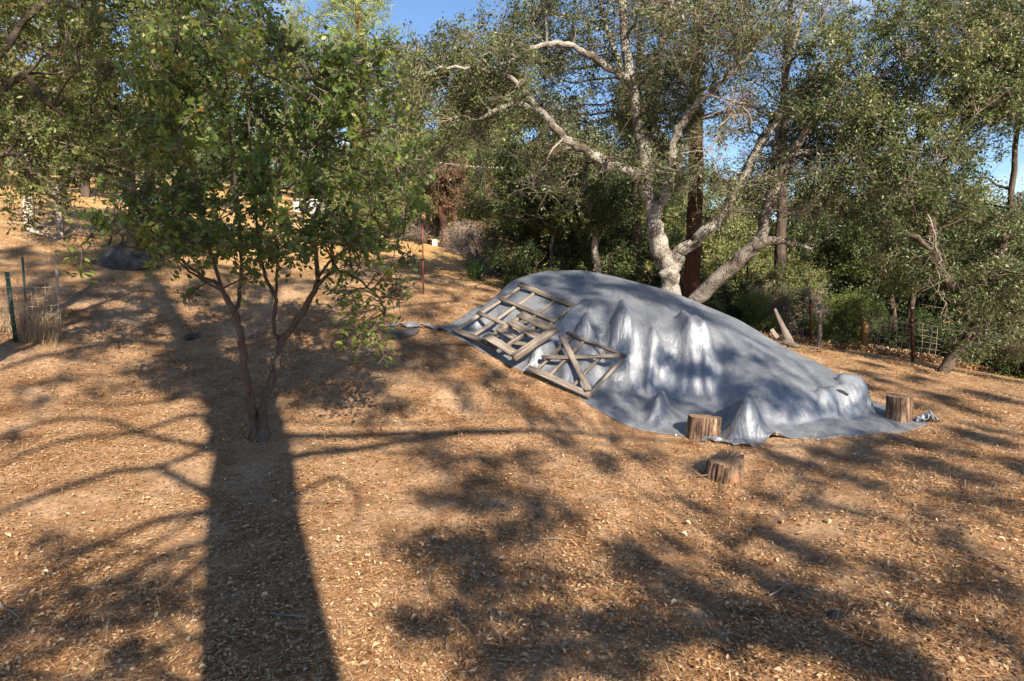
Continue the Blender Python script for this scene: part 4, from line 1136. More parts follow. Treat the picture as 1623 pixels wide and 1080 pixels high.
# ------------------------------------------------------------------ the big oak behind the tarp
ob = gp(1066, 527, G); oY = 15.2
ob = on(at(1064, 500, oY)[0], oY)
def ox(rows): return pxpath([(a, b, y, r) for a, b, y, r in rows], k=4, jit=.02)
oak = [
    ox([(1074, 540, oY, .30), (1070, 500, oY, .25), (1064, 460, oY, .22), (1059, 430, oY, .21), (1050, 402, oY, .22), (1040, 370, oY, .18), (1036, 330, oY, .165), (1024, 295, oY, .155), (1022, 250, oY, .14), (1010, 195, oY - .2, .115), (1000, 130, oY - .4, .11), (990, 60, oY - .5, .09), (985, -60, oY - .5, .07)]),
    ox([(1062, 425, oY, .19), (1080, 400, oY - .1, .15), (1100, 386, oY - .3, .125), (1118, 366, oY - .5, .115), (1145, 344, oY - .6, .10), (1162, 312, oY - .7, .1), (1185, 270, oY - .8, .085), (1210, 225, oY - .9, .07), (1240, 180, oY - 1, .05)]),
    ox([(1026, 290, oY, .15), (1000, 272, oY - .3, .12), (972, 264, oY - .6, .11), (945, 250, oY - .8, .10), (915, 232, oY - 1, .09), (885, 210, oY - 1.2, .08), (858, 180, oY - 1.3, .07), (830, 164, oY - 1.4, .06), (800, 168, oY - 1.5, .045), (760, 190, oY - 1.6, .03)]),
    ox([(1000, 130, oY - .4, .08), (975, 115, oY - .6, .075), (945, 95, oY - .8, .07), (915, 78, oY - 1, .06), (885, 68, oY - 1.1, .055), (850, 74, oY - 1.2, .045), (815, 95, oY - 1.3, .035), (780, 110, oY - 1.4, .025)]),
    ox([(858, 180, oY - 1.3, .055), (835, 150, oY - 1.5, .05), (800, 122, oY - 1.7, .045), (760, 110, oY - 1.9, .035), (710, 108, oY - 2, .028), (660, 120, oY - 2, .018), (630, 130, oY - 2, .01)]),
    ox([(1038, 350, oY - .1, .12), (1050, 320, oY - .3, .10), (1062, 285, oY - .5, .09), (1066, 235, oY - .6, .085), (1076, 205, oY - .7, .08), (1100, 172, oY - .8, .07), (1130, 142, oY - .9, .06), (1165, 112, oY - 1, .045), (1200, 70, oY - 1, .03)]),
    ox([(1022, 250, oY, .10), (1034, 190, oY + .2, .095), (1042, 130, oY + .3, .09), (1046, 80, oY + .3, .08), (1056, 40, oY + .3, .07), (1070, -30, oY + .3, .05)]),
    ox([(1020, 245, oY, .09), (1000, 180, oY + .4, .08), (985, 110, oY + .5, .06), (960, 40, oY + .6, .05), (940, -40, oY + .6, .03)]),
    ox([(1165, 308, oY - .7, .06), (1190, 250, oY - .4, .05), (1225, 190, oY, .04), (1260, 150, oY, .03), (1300, 120, oY, .02)]),
]
cl = region(38, 620, 870, 30, 205, oY - 2.5, oY + 1.4, .5, .8, lambda a, b: not (a < 720 and b < 85) and not (a < 790 and b < 45))
cl += region(7, 650, 900, 215, 310, oY - 2.3, oY, .3, .5)
cl += region(42, 840, 1090, -60, 270, oY - 1.3, oY + 2.2, .45, .75)
cl += region(46, 1050, 1340, -60, 290, oY - .9, oY + 2.6, .45, .75)
cl += region(12, 1060, 1200, 0, 110, oY - 2.3, oY - 1.3, .35, .55)
cl += region(12, 1080, 1300, 240, 350, oY - 1.3, oY + 1.2, .3, .45)
build_tree('oak_tree', 'large pale barked oak with spreading limbs directly behind the tarp', 'tree', tuple(ob), oak, cl, 'bark_oak', 'leaf_oak', 88000, .066,
           aspect=.5, nsub=12, ntwig=6, r_br=.02, tw_len=.42, leaf_scatter=.05, sides=12, bare=.30)

# leaning oak to its right
lb = on(at(1096, 480, 15.2)[0], 15.2)
lean = [
    pxpath([(1085, 500, 15.3, .18), (1112, 466, 15.1, .165), (1150, 432, 14.8, .16), (1185, 400, 14.6, .15), (1205, 378, 14.5, .13), (1212, 345, 14.4, .11), (1228, 305, 14.3, .12), (1246, 262, 14.2, .11), (1262, 232, 14.1, .09), (1290, 195, 13.9, .07), (1330, 165, 13.7, .06), (1380, 130, 13.5, .045), (1430, 100, 13.4, .03)]),
    pxpath([(1195, 392, 14.5, .13), (1220, 382, 14.4, .09), (1250, 384, 14.3, .06), (1285, 395, 14.2, .03)]),
    pxpath([(1255, 246, 14.1, .07), (1300, 235, 14, .06), (1350, 240, 13.8, .05), (1400, 230, 13.6, .04), (1460, 250, 13.5, .025), (1500, 280, 13.5, .015)]),
    pxpath([(1212, 345, 14.4, .08), (1222, 290, 14.8, .07), (1235, 200, 15, .06), (1250, 100, 15, .05), (1280, 0, 15, .03)]),
]
cl = region(60, 1290, 1640, 10, 330, 12.4, 15.2, .45, .75, lambda a, b: not (a < 1370 and b < 50) and not (a > 1550 and b > 185))
cl += region(16, 1250, 1420, 130, 330, 13.2, 15, .3, .5)
build_tree('oak_tree', 'leaning oak right of the pale oak with its crown spreading toward upper right', 'tree', tuple(lb), lean, cl, 'bark_shaded', 'leaf_oak', 66000, .066,
           aspect=.5, nsub=12, ntwig=6, r_br=.02, tw_len=.4, leaf_scatter=.05, bare=.22)
# oak at the right edge
rb = on(9.9, 15.6)
rt = [smooth_path([[*(rb + [0, 0, -.1]), .13], [*at(1560, 500, 15.4), .12], [*at(1535, 470, 15.1), .12], [*at(1500, 440, 14.8), .11], [*at(1480, 400, 14.6), .1], [*at(1480, 330, 14.6), .08], [*at(1500, 250, 14.6), .06], [*at(1540, 160, 14.6), .04]], 4, .02),
      smooth_path([[*at(1560, 490, 15.4), .1], [*at(1580, 420, 15.2), .08], [*at(1600, 330, 15), .06], [*at(1610, 200, 14.8), .05], [*at(1600, 60, 14.5), .03]], 4, .02),
      smooth_path([[*at(1480, 400, 14.6), .06], [*at(1440, 370, 14.4), .05], [*at(1400, 350, 14.2), .03], [*at(1370, 380, 14), .015]], 4, .02)]
cl = region(40, 1400, 1680, 290, 470, 13.8, 16.8, .4, .65, lambda a, b: not (a > 1550 and b < 320)) + region(24, 1540, 1700, -40, 185, 12.8, 15.5, .4, .6)
cl += region(26, 1520, 1700, 440, 560, 14.3, 16.5, .35, .5)
build_tree('oak_tree', 'oak with slanting dark trunk at the right edge behind the wire fence', 'tree', tuple(rb), rt, cl, 'bark_dark', 'leaf_oak', 56000, .066,
           aspect=.5, nsub=8, ntwig=6, r_br=.02, tw_len=.4, leaf_scatter=.06, bare=.15)
# dead hanging branch
def dead(name, label, rows, n, ln_, mat='twig_grey', r=.02):
    w = Wood(); P = pxpath(rows, k=5, jit=.03); w.tube(P[:, :3], P[:, 3], 5)
    k = rng.integers(2, len(P), n); A_ = P[k, :3]; v = rng.normal(0, 1, (n, 3)); v[:, 2] -= .6; v /= np.linalg.norm(v, axis=1)[:, None]
    C_ = A_ + v * (ln_ * (.4 + rng.random((n, 1)))); B_ = (A_ + C_) / 2 + rng.normal(0, .08, A_.shape); w.twigs(A_, B_, C_, .009, .004)
    A2 = np.repeat(B_, 3, 0); v = rng.normal(0, 1, A2.shape); v[:, 2] -= .5; C2 = A2 + v * .16; w.twigs(A2, (A2 + C2) / 2, C2, .005, .0025)
    return w
dw = dead('', '', [(1440, 300, 13.4, .02), (1460, 370, 13.3, .018), (1440, 410, 13.2, .014), (1420, 450, 13.2, .008)], 12, .35)
dw2 = dead('', '', [(1470, 340, 13.4, .02), (1490, 400, 13.3, .015), (1485, 440, 13.2, .01), (1500, 480, 13.2, .006)], 10, .35)
dw3 = dead('', '', [(1190, 200, 13.8, .025), (1170, 160, 13.6, .02), (1150, 190, 13.5, .014), (1120, 240, 13.5, .01)], 34, .6)
for w_, l_ in ((dw2, 'forked bleached dead branch hanging nearest the red steel post'), (dw3, 'tangle of bare grey twigs caught in the pale oak')):
    o = w_.build('dead_branch', M['twig_grey'], None); tag(o, l_, 'branch')

# ------------------------------------------------------------------ background trees, built once per kind and copied
def proto(name, bark, leafm, h, cr, kind, leafN, size, seed, aspect=.5):
    global rng
    keep = rng; rng = np.random.default_rng(seed)
    t = empty(name, (0, 0, 0)); w = Wood(); paths = []; cl = []
    if kind == 'oak':
        for k in range(4):
            a = k * 1.6 + rng.random(); q = np.array([math.cos(a), math.sin(a)]) * cr * .55
            paths.append(smooth_path([[0 + q[0] * .05, q[1] * .05, -.2, .16 * h / 6], [q[0] * .2, q[1] * .2, h * .22, .12 * h / 6], [q[0] * .5, q[1] * .5, h * .5, .08 * h / 6], [q[0] * .8, q[1] * .8, h * .75, .03]], 3, .04))
        for k in range(34):
            a = rng.random() * 6.283; z = h * (.18 + .8 * rng.random()); rad = cr * math.sqrt(max(.08, 1 - ((z / h - .55) / .55) ** 2)) * (.25 + .75 * rng.random() ** .6)
            cl.append((rad * math.cos(a), rad * math.sin(a), z, cr * (.22 + .14 * rng.random())))
        kw = dict(nsub=7, ntwig=5, r_br=.03, tw_len=.12 * h / 2, leaf_scatter=size * .9, aspect=aspect)
    elif kind == 'pine':
        paths.append(smooth_path([[0, 0, -.3, .22 * h / 12], [.1, 0, h * .3, .18 * h / 12], [0, .1, h * .65, .12 * h / 12], [0, 0, h, .03]], 4, .03))
        for k in range(46):
            z = h * (.25 + .75 * rng.random() ** .85); a = rng.random() * 6.283; rad = cr * (1.08 - z / h) ** .7 * (.4 + .6 * rng.random())
            cl.append((rad * math.cos(a), rad * math.sin(a), z, cr * (.2 + .1 * rng.random())))
        kw = dict(nsub=6, ntwig=4, r_br=.03, tw_len=.35, leaf_scatter=.08, aspect=aspect, spread=.5, droop=.0)
    else:   # shrub
        for k in range(6):
            a = k * 1.05 + rng.random() * .4; q = np.array([math.cos(a), math.sin(a)]) * cr * .7
            paths.append(smooth_path([[q[0] * .1, q[1] * .1, -.1, .03], [q[0] * .5, q[1] * .5, h * .4, .02], [q[0], q[1], h * .8, .01]], 3, .03))
        for k in range(24):
            a = rng.random() * 6.283; z = h * (.1 + .8 * rng.random()); rad = cr * (.2 + .7 * rng.random())
            cl.append((rad * math.cos(a), rad * math.sin(a), z, cr * (.26 + .14 * rng.random())))
        kw = dict(nsub=6, ntwig=4, r_br=.012, tw_len=.2, leaf_scatter=size * .7, aspect=aspect)
    for p in paths: w.tube(p[:, :3], p[:, 3], 8)
    V, F, T = grow(w, skel_of(paths), cl, leafN, size, **kw)
    w.build('trunk' if kind != 'shrub' else 'stems', M[bark], t); link('crown', mesh('crown', V, F, M[leafm], False, T), None, t)
    rng = keep
    return t
def place(t, first, px, Y, sc, rz, label, cat, group, dz=0, sxy=None):
    o = t if first else copy_tree(t)
    x = (px - 811.5) / FPX * Y / CP * 1.0
    p = on(x, Y); o.location = (p[0], p[1], p[2] + dz); o.rotation_euler = (0, 0, rz); o.scale = (sxy or sc, sxy or sc, sc)
    tag(o, label, cat, group); return o
def batch(t, rows, cat, group):
    for k, (px, Y, sc, lab) in enumerate(rows):
        place(t, k == 0, px, Y, sc * (1 + .06 * math.sin(k * 5)), k * 2.4, lab, cat, group)

oakD = proto('oak_tree', 'bark_dark', 'leaf_dark', 6.0, 2.7, 'oak', 20000, .13, 21)
g = 'dark oaks behind the tarp and fence'
batch(oakD, [
    (835, 21.0, .72, 'dark bushy oak with many thin stems left of the tarp top'), (925, 20.5, .62, 'dark low oak right behind the highest part of the tarp'),
    (1000, 24, .8, 'dark oak seen left of the pale oak trunk'), (1430, 23.0, .85, 'dark oak directly behind the square mesh fence'),
    (1530, 24.0, .85, 'dark oak behind the red steel post'), (1620, 23, .7, 'dark oak at the right edge beyond the fence'),
    (1345, 25, .85, 'dark oak rising above the green bush'), (600, 25, .6, 'dark green oak just right of the small tree crown'),
    (150, 31, .75, 'dark oak on the slope above the boulder'), (-20, 30, .9, 'dark oak beyond the wooden posts at the left edge'),
    (330, 33, .8, 'dark oak seen through the small tree crown'), (60, 36, 1.0, 'dark oak on the hill top at upper left')], 'tree', g)
oakO = proto('oak_tree', 'bark_dark', 'leaf_olive', 5.5, 2.5, 'oak', 15000, .14, 33)
g = 'olive coloured trees on the slope behind'
far = 'olive green tree among many on the slope behind the oaks'
batch(oakO, [
    (590, 24, .62, 'rounded olive tree right of the small tree and left of the stake'), (1180, 25, .62, 'olive shrubby tree seen under the leaning oak'),
    (1255, 22, .45, 'low olive tree left of the wooden cross post'), (1130, 30, .8, 'olive tree seen right of the red pine trunk'),
    (700, 44, 1.0, far), (780, 40, .85, far), (850, 46, 1.1, far), (640, 50, 1.1, far), (940, 42, .9, far), (1040, 44, 1.0, far), (1180, 46, 1.1, far),
    (1290, 38, 1.1, far), (500, 46, 1.0, far), (420, 44, 1.0, far), (270, 48, 1.0, far), (120, 50, 1.1, far), (1480, 36, 1.1, far), (20, 52, 1.2, far), (905, 40, 1.35, far), (985, 42, 1.5, far), (1130, 34, 1.15, far), (1205, 37, 1.3, far), (1290, 33, 1.2, far), (1370, 38, 1.5, far), (1460, 36, 1.4, far), (1545, 33, 1.15, far), (1630, 28, 1.0, far), (1080, 48, 1.5, far), (690, 38, 1.2, far), (820, 52, 1.8, far), (380, 60, 1.8, far), (230, 56, 1.6, far), (900, 60, 1.3, far), (740, 60, 1.4, far), (580, 62, 1.4, far), (1380, 44, 1.2, far), (1580, 30, .55, far)], 'tree', g)
pineP = proto('pine_tree', 'bark_pine', 'needle', 12, 2.8, 'pine', 16000, .30, 44, .10)
g = 'pale needled pines on the far slope'
batch(pineP, [
    (578, 34, 1.42, 'tall pale pine whose loose top stands against the sky left of centre'), (668, 36, .8, 'pale green pine right of the tallest pine'), (722, 33, .62, 'low pale pine above the rusty trunked tree'), (775, 35, .7, 'pale pine glimpsed below the long left limb of the pale oak'),
    (810, 50, 1.0, 'pale yellow green pine above the tarp on the far slope'), (745, 58, 1.1, 'pale pine far up the slope left of the oak limb'), (480, 56, 1.2, 'pale pine seen through the small tree'),
    (1300, 54, 1.0, 'pale pine far behind the leaning oak'), (300, 58, 1.2, 'pale pine far behind the left trees'), (1000, 60, 1.2, 'pale pine far behind the pale oak')], 'tree', g)
# dark straight pines just behind the oak
def straight_pine(px, Y, r, h, label, seed, cr=2.2, bk='bark_pine'):
    b = on((px - 811.5) / FPX * Y, Y); q = np.random.default_rng(seed)
    P = [smooth_path([[*(b + [0, 0, -.2]), r * 1.15], [*(b + [.05, 0, h * .3]), r], [*(b + [.0, .1, h * .6]), r * .8], [*(b + [.1, 0, h]), .04]], 6, .01)]
    cl = []
    for k in range(30):
        z = h * (.4 + .6 * q.random()); a = q.random() * 6.28; rad = cr * (1.1 - z / h) * (.5 + .5 * q.random())
        cl.append((b[0] + rad * math.cos(a), b[1] + rad * math.sin(a), b[2] + z, .5))
    return build_tree('pine_tree', label, 'tree', tuple(b), P, cl, bk, 'needle_dark', 5000, .17, aspect=.09, nsub=6, ntwig=4, r_br=.03, tw_len=.4, leaf_scatter=.05, spread=.5, droop=0, sides=12)
straight_pine(1094, 18, .19, 12, 'straight pine with red brown trunk just right of the pale oak', 2)
straight_pine(1231, 23, .17, 13, 'straight dark pine right of the leaning oak trunk', 3, 2.2, 'bark_dark')
straight_pine(1004, 20, .13, 9, 'thin straight pine left of the pale oak', 4, 1.5, 'bark_dark')
# thin pale stems left of the oak
def stem_tree(px, Y, h, r, label, seed):
    b = on((px - 811.5) / FPX * Y, Y); q = np.random.default_rng(seed)
    P = [smooth_path([[*(b + [0, 0, -.1]), r], [*(b + [q.normal(0, .1), 0, h * .4]), r * .85], [*(b + [q.normal(0, .3), .1, h * .7]), r * .6], [*(b + [q.normal(0, .5), 0, h]), .02]], 5, .03)]
    cl = [(b[0] + q.normal(0, .8), b[1] + q.normal(0, .8), b[2] + h * (.45 + .55 * q.random()), .5) for _ in range(14)]
    build_tree('oak_sapling', label, 'tree', tuple(b), P, cl, 'bark_oak', 'leaf_dark', 7000, .09, aspect=.5, nsub=6, ntwig=5, r_br=.02, tw_len=.35)
stem_tree(948, 18.5, 4.6, .10, 'slim pale stemmed oak behind the tarp, left of the thin pine', 5)
stem_tree(870, 19.5, 4.0, .06, 'thin stemmed sapling behind the left top of the tarp', 6)
# reddish pine trunk and dead brush by the yellow slope
stem = on((704 - 811.5) / FPX * 30, 30)
build_tree('juniper_tree', 'rusty red trunked tree on the yellow slope right of the stake', 'tree', tuple(stem),
           [smooth_path([[*(stem + [0, 0, -.1]), .24], [*(stem + [.1, 0, .8]), .18], [*(stem + [-.1, 0, 1.8]), .14], [*(stem + [.2, 0, 3]), .06]], 4, .02)],
           [(stem[0] + rng.normal(0, .9), stem[1] + rng.normal(0, .6), stem[2] + 1.7 + 1.8 * rng.random(), .5) for _ in range(14)], 'bark_pine', 'rust_leaf', 5000, .12, nsub=6, ntwig=4)

# shrubs
bush = proto('shrub', 'bark_dark', 'leaf_bush', 1.5, .85, 'shrub', 9000, .055, 51, .28)
batch(bush, [(1336, 19.3, 1.05, 'bright green upright shrub between cross post and mesh fence'), (1205, 20, .9, 'yellow green shrub under the leaning oak'), (1352, 20.6, .9, 'green shrub close behind the bright upright shrub')], 'shrub', 'bright green shrubs behind the tarp')
shD = proto('shrub', 'bark_dark', 'leaf_dark', 1.6, 1.2, 'shrub', 10000, .075, 52)
same = 'dark leafy shrub in the thicket below the oaks'
batch(shD, [(1480, 20.5, .8, 'dark leafy shrub growing behind the red steel post'), (1545, 19.5, .8, 'dark leafy shrub right of the mesh fence'), (1600, 19, .9, 'dark leafy shrub at the right edge of the yard'),
            (1410, 21.5, .9, same), (1250, 22, .9, same), (1080, 21, 1.0, same), (1010, 20.5, 1.0, same), (880, 19.5, .9, same), (830, 18.8, .8, same), (950, 19.5, 1.0, same), (1150, 22, 1.0, same),
            (1660, 18, 1.0, same), (1560, 22.5, 1.1, same), (1460, 24, 1.2, same), (1340, 23.5, 1.3, same)], 'shrub', 'dark shrubs in the thicket')
shG = proto('shrub', 'bark_dark', 'twig_grey', 1.4, 1.1, 'shrub', 7000, .12, 53, .12)
batch(shG, [(765, 24, 1.0, 'bare grey brush left of the dark bushy oak'), (730, 28, 1.0, 'bare grey brush behind the sword leaved plant'), (800, 22, .9, 'bare brown brush at the foot of the dark bushy oak'), (645, 31, 1.2, 'bare brown brush left of the rusty tree'),
            (1225, 21, 1.1, 'bare grey brush beneath the leaning oak')], 'shrub', 'leafless grey brush')
shR = proto('shrub', 'bark_dark', 'rust_leaf', 1.2, 1.0, 'shrub', 5000, .09, 54)
batch(shR, [(750, 31, 1.0, 'rust coloured dried shrub on the yellow slope'), (660, 32, .9, 'rust coloured shrub left of the rusty trunk'), (1620, 20.5, .5, 'low rusty shrub at the right edge')], 'shrub', 'rust coloured shrubs')
# sword-leaved plant
def sword(px, py, n, L_, label, seed, mat='leaf_yucca', w=.05):
    p = gp(px, py, G); q = np.random.default_rng(seed); e = empty('sword_plant', p); tag(e, label, 'plant')
    ms = []
    for k in range(4):
        s = np.linspace(0, 1, 6); bx = .35 * s ** 2 * (1 + k * .4); bz = s * (1 - .12 * k * s)
        wd = w / L_ * np.interp(s, [0, .3, 1], [.6, 1, .05]) / 2
        V = np.concatenate([np.stack([bx, wd, bz], -1), np.stack([bx, -wd, bz], -1)]) * L_
        i = np.arange(5); F = np.stack([i, i + 6, i + 7, i + 1], -1); ms.append(mesh('leaf', V, F, M[mat], True, np.repeat(q.random(), 12)))
    for k in range(n):
        o = bpy.data.objects.new('leaf', ms[k % 4]); COL.objects.link(o); o.parent = e
        o.location = (q.normal(0, .12), q.normal(0, .1), 0); o.rotation_euler = (0, q.uniform(-.1, .5), q.uniform(0, 6.28)); o.scale = [q.uniform(.7, 1.15)] * 3
sword(752, 442, 60, .75, 'clump of upright sword shaped green leaves on the shaded ground left of the tarp', 3)

# ------------------------------------------------------------------ trees behind the camera, known by the shadows they throw
AZ = np.array([SD.x, SD.y]) / math.hypot(SD.x, SD.y)
TB = gp(400, 740)[:2] - AZ * 11.5
def cast(px, py, off=0.0, tb=None):
    """where the thing stands that shades this bit of ground, on the vertical plane through the trunk"""
    g_ = gp(px, py); k = ((g_[:2] - (TB if tb is None else tb)) @ AZ - off) / math.cos(SUN_EL)
    return g_ + SUNV * k
tb = on(*TB)
def cp(rows, k=4): return smooth_path([[*cast(a, b, o), r] for a, b, o, r in rows], k, .01)
hF = cast(392, 655)[2] - tb[2]
trunk = smooth_path([[*(tb + [0, 0, -.2]), .50], [*(tb + [0, 0, 1]), .43], [*(tb + [.04, 0, 2]), .41], [*(tb + [.04, 0, 3]), .42], [*cast(402, 760), .46], [*cast(387, 660), .50], [*cast(350, 600), .36], [*cast(300, 545), .24], [*cast(262, 480, .3), .17], [*cast(235, 430, .5), .12]], 4, .01)
sh = [trunk,
      cp([(392, 655, 0, .24), (400, 600, .3, .2), (410, 545, .5, .16), (420, 500, .6, .12), (440, 455, .8, .08)]),
      cp([(395, 690, 0, .11), (450, 692, -.5, .085), (560, 692, -.9, .07), (700, 688, -1.2, .06), (850, 684, -1.6, .05), (1000, 695, -2, .035), (1100, 705, -2.3, .02)]),
      cp([(398, 720, 0, .09), (470, 722, .4, .075), (560, 712, .7, .06), (700, 692, 1, .05), (830, 684, 1.2, .04)]),
      cp([(398, 815, 0, .09), (340, 790, -.4, .07), (285, 760, -.6, .06), (242, 743, -.8, .055), (170, 752, -1, .05), (90, 780, -1.2, .05), (-40, 826, -1.4, .04)]),
      cp([(395, 690, 0, .09), (325, 716, .3, .055), (242, 743, .5, .04)]),
      cp([(395, 735, 0, .09), (310, 708, -.3, .06), (240, 695, -.5, .05), (170, 668, -.6, .045), (90, 668, -.7, .04), (0, 690, -.8, .03)]),
      cp([(395, 670, 0, .09), (300, 662, -.3, .06), (210, 690, -.5, .045), (110, 700, -.6, .04), (0, 740, -.8, .03)]),
      cp([(425, 815, 0, .05), (490, 775, .2, .03), (525, 756, .3, .03), (558, 770, .4, .025), (570, 805, .4, .02), (560, 830, .4, .015)], 3),
      cp([(430, 800, 0, .03), (495, 797, .2, .02), (548, 798, .3, .012)], 3),
      cp([(390, 650, 0, .14), (480, 600, .5, .10), (600, 560, .9, .08), (760, 545, 1.2, .06), (900, 560, 1.4, .04)]),
      cp([(300, 545, 0, .12), (200, 540, .4, .09), (100, 560, .7, .07), (0, 590, 1, .05)]),
      cp([(262, 480, 0, .10), (180, 500, .4, .07), (80, 500, .7, .05), (0, 510, 1, .04)]),
      cp([(420, 500, .5, .1), (520, 500, .8, .08), (620, 490, 1, .05), (720, 480, 1, .04)]),
      ]
for y0_, x1_, y1_, r_ in ((628, 0, 650, .035), (600, 20, 612, .035), (575, 60, 540, .04), (560, 0, 565, .04), (530, 90, 470, .045), (640, 120, 640, .03),
                          (650, 640, 640, .035), (625, 760, 605, .035), (610, 700, 640, .03), (590, 720, 580, .035), (640, 900, 655, .03), (570, 660, 530, .04), (665, 980, 672, .03), (700, 1060, 735, .03), (600, 860, 625, .03)):
    x0_ = 388; o_ = rng.uniform(-.5, .5); xs_ = np.linspace(x0_, x1_, 5)
    sh.append(cp([(x, y0_ + (y1_ - y0_) * t + rng.normal(0, 5) * (0 < t < 1), o_ * (1 + t), r_ * (1 - .75 * t)) for x, t in zip(xs_, np.linspace(0, 1, 5))]))
def cc(rows): return [(*cast(a, b, rng.uniform(-1.6, 1.2)), r) for a, b, r in rows]
cl = cc([(a, b, r) for a, b, r in (
    (60, 900, .18), (20, 985, .28), (-20, 1010, .3), (235, 950, .14), (190, 940, .16), (215, 1040, .16), (45, 860, .12),
    (30, 400, .5), (100, 410, .55), (170, 400, .55), (230, 395, .5), (60, 385, .4), (140, 425, .5), (200, 430, .5), (290, 420, .5), (280, 500, .35), (340, 420, .5), (20, 500, .4), (600, 420, .4), (650, 440, .4), (690, 420, .4), (730, 440, .4), (680, 465, .4),
    (190, 385, .7), (210, 400, .7), (160, 395, .6), (250, 400, .6), (100, 400, .7), (30, 420, .7), (310, 400, .7), (80, 450, .6), (180, 440, .6), (370, 430, .6), (60, 480, .5), (200, 470, .5), (120, 530, .35), (240, 520, .4), (400, 440, .5), (470, 450, .5), (540, 480, .4), (600, 520, .35), (650, 545, .3), (540, 600, .3), (720, 610, .25), (640, 580, .3), (590, 660, .2), (660, 500, .4), (460, 560, .35), (500, 620, .3), (820, 640, .2), (770, 580, .2), (900, 670, .2), (40, 620, .25), (160, 620, .25), (270, 570, .3), (380, 560, .4),
    (20, 460, .5), (80, 430, .5), (150, 450, .45), (230, 455, .5), (60, 510, .3), (170, 500, .35), (300, 455, .4), (330, 520, .35), (20, 560, .3), (110, 600, .3), (210, 590, .25), (280, 610, .3),
    (60, 640, .2), (30, 700, .2), (350, 470, .4), (430, 500, .35), (500, 520, .35), (560, 560, .35), (620, 540, .3), (480, 590, .35), (590, 610, .3), (680, 590, .25), (520, 640, .2), (470, 640, .25), (640, 640, .2), (740, 640, .22),
    (420, 600, .4), (350, 640, .3), (800, 620, .2), (860, 660, .2), (700, 560, .25), (630, 470, .5), (700, 450, .5), (560, 460, .5), (760, 460, .4), (680, 490, .4))])
for _ in range(85):
    a, b = rng.uniform(-60, 820), rng.uniform(392, 640)
    if b > 560 and a < 240: continue
    if a > 480 and b < 430: continue
    if a > 560 and rng.random() < .45: continue
    cl.append((*cast(a, b, rng.uniform(-1.6, 1.2)), rng.uniform(.3, .55) if b > 440 else rng.uniform(.5, .75)))
for _ in range(12): cl.append((*cast(rng.uniform(-40, 310), rng.uniform(860, 1080), rng.uniform(-.8, .8)), rng.uniform(.07, .14)))
for _ in range(12): cl.append((*cast(rng.uniform(130, 260), rng.uniform(372, 425), rng.uniform(-1.6, 1.2)), .6))
tl = build_tree('oak_tree', 'thick trunked tree standing behind the viewer whose long shadow crosses the ground', 'tree', tuple(tb), sh, cl, 'bark_dark', 'leaf_oak', 75000, .085,
                nsub=7, ntwig=5, r_br=.03, tw_len=.28, leaf_scatter=.05)
# second tree to the right of the viewer
T2 = gp(1330, 1020)[:2] - AZ * 7.5; t2 = on(*T2); top2 = None
def cast2(px, py, off=0.0): return cast(px, py, off, T2)
def cp2(rows): return smooth_path([[*cast2(a, b, o), r] for a, b, o, r in rows], 4, .01)
def xh(p, z):  # point of the second trunk at height z
    return t2 + np.array([.1 * math.sin(z), 0, z])
s2 = [smooth_path([[*(t2 + [0, 0, -.2]), .13], [*xh(0, 1.5), .12], [*xh(0, 3), .11], [*(xh(0, 3.8) + [.25, 0, 0]), .07], [*(xh(0, 4.6) + [.1, 0, 0]), .04], [*(xh(0, 5.6) + [.5, 0, 0]), .025], [*(xh(0, 7) + [.2, 0, 0]), .012]], 5, .01)]
c2 = []
top_ = xh(0, 5.6) + [.5, 0, 0]
for pts in (((1150, 720), (1300, 715), (1470, 735), (1640, 760)), ((1200, 760), (1350, 765), (1500, 800)), ((1000, 720), (900, 705), (780, 735)), ((1380, 600), (1500, 625), (1640, 640)), ((1420, 690), (1540, 700), (1650, 690)), ((1100, 800), (1000, 790), (860, 800))):
    s2.append(smooth_path([[*top_, .018]] + [[*cast2(a, b, rng.uniform(-.3, .3)), .017 - .003 * i] for i, (a, b) in enumerate(pts)], 4, .02))
for _ in range(60):
    a, b = rng.uniform(580, 1640), rng.uniform(700, 1070)
    if b > 850 and a > 1200 and rng.random() < .5: continue
    c2.append((*cast2(a, b, rng.uniform(-.8, .8)), rng.uniform(.08, .17)))
for _ in range(26):
    a, b = rng.uniform(1330, 1640), rng.uniform(590, 720); c2.append((*cast2(a, b, rng.uniform(-.5, .5)), rng.uniform(.15, .3)))
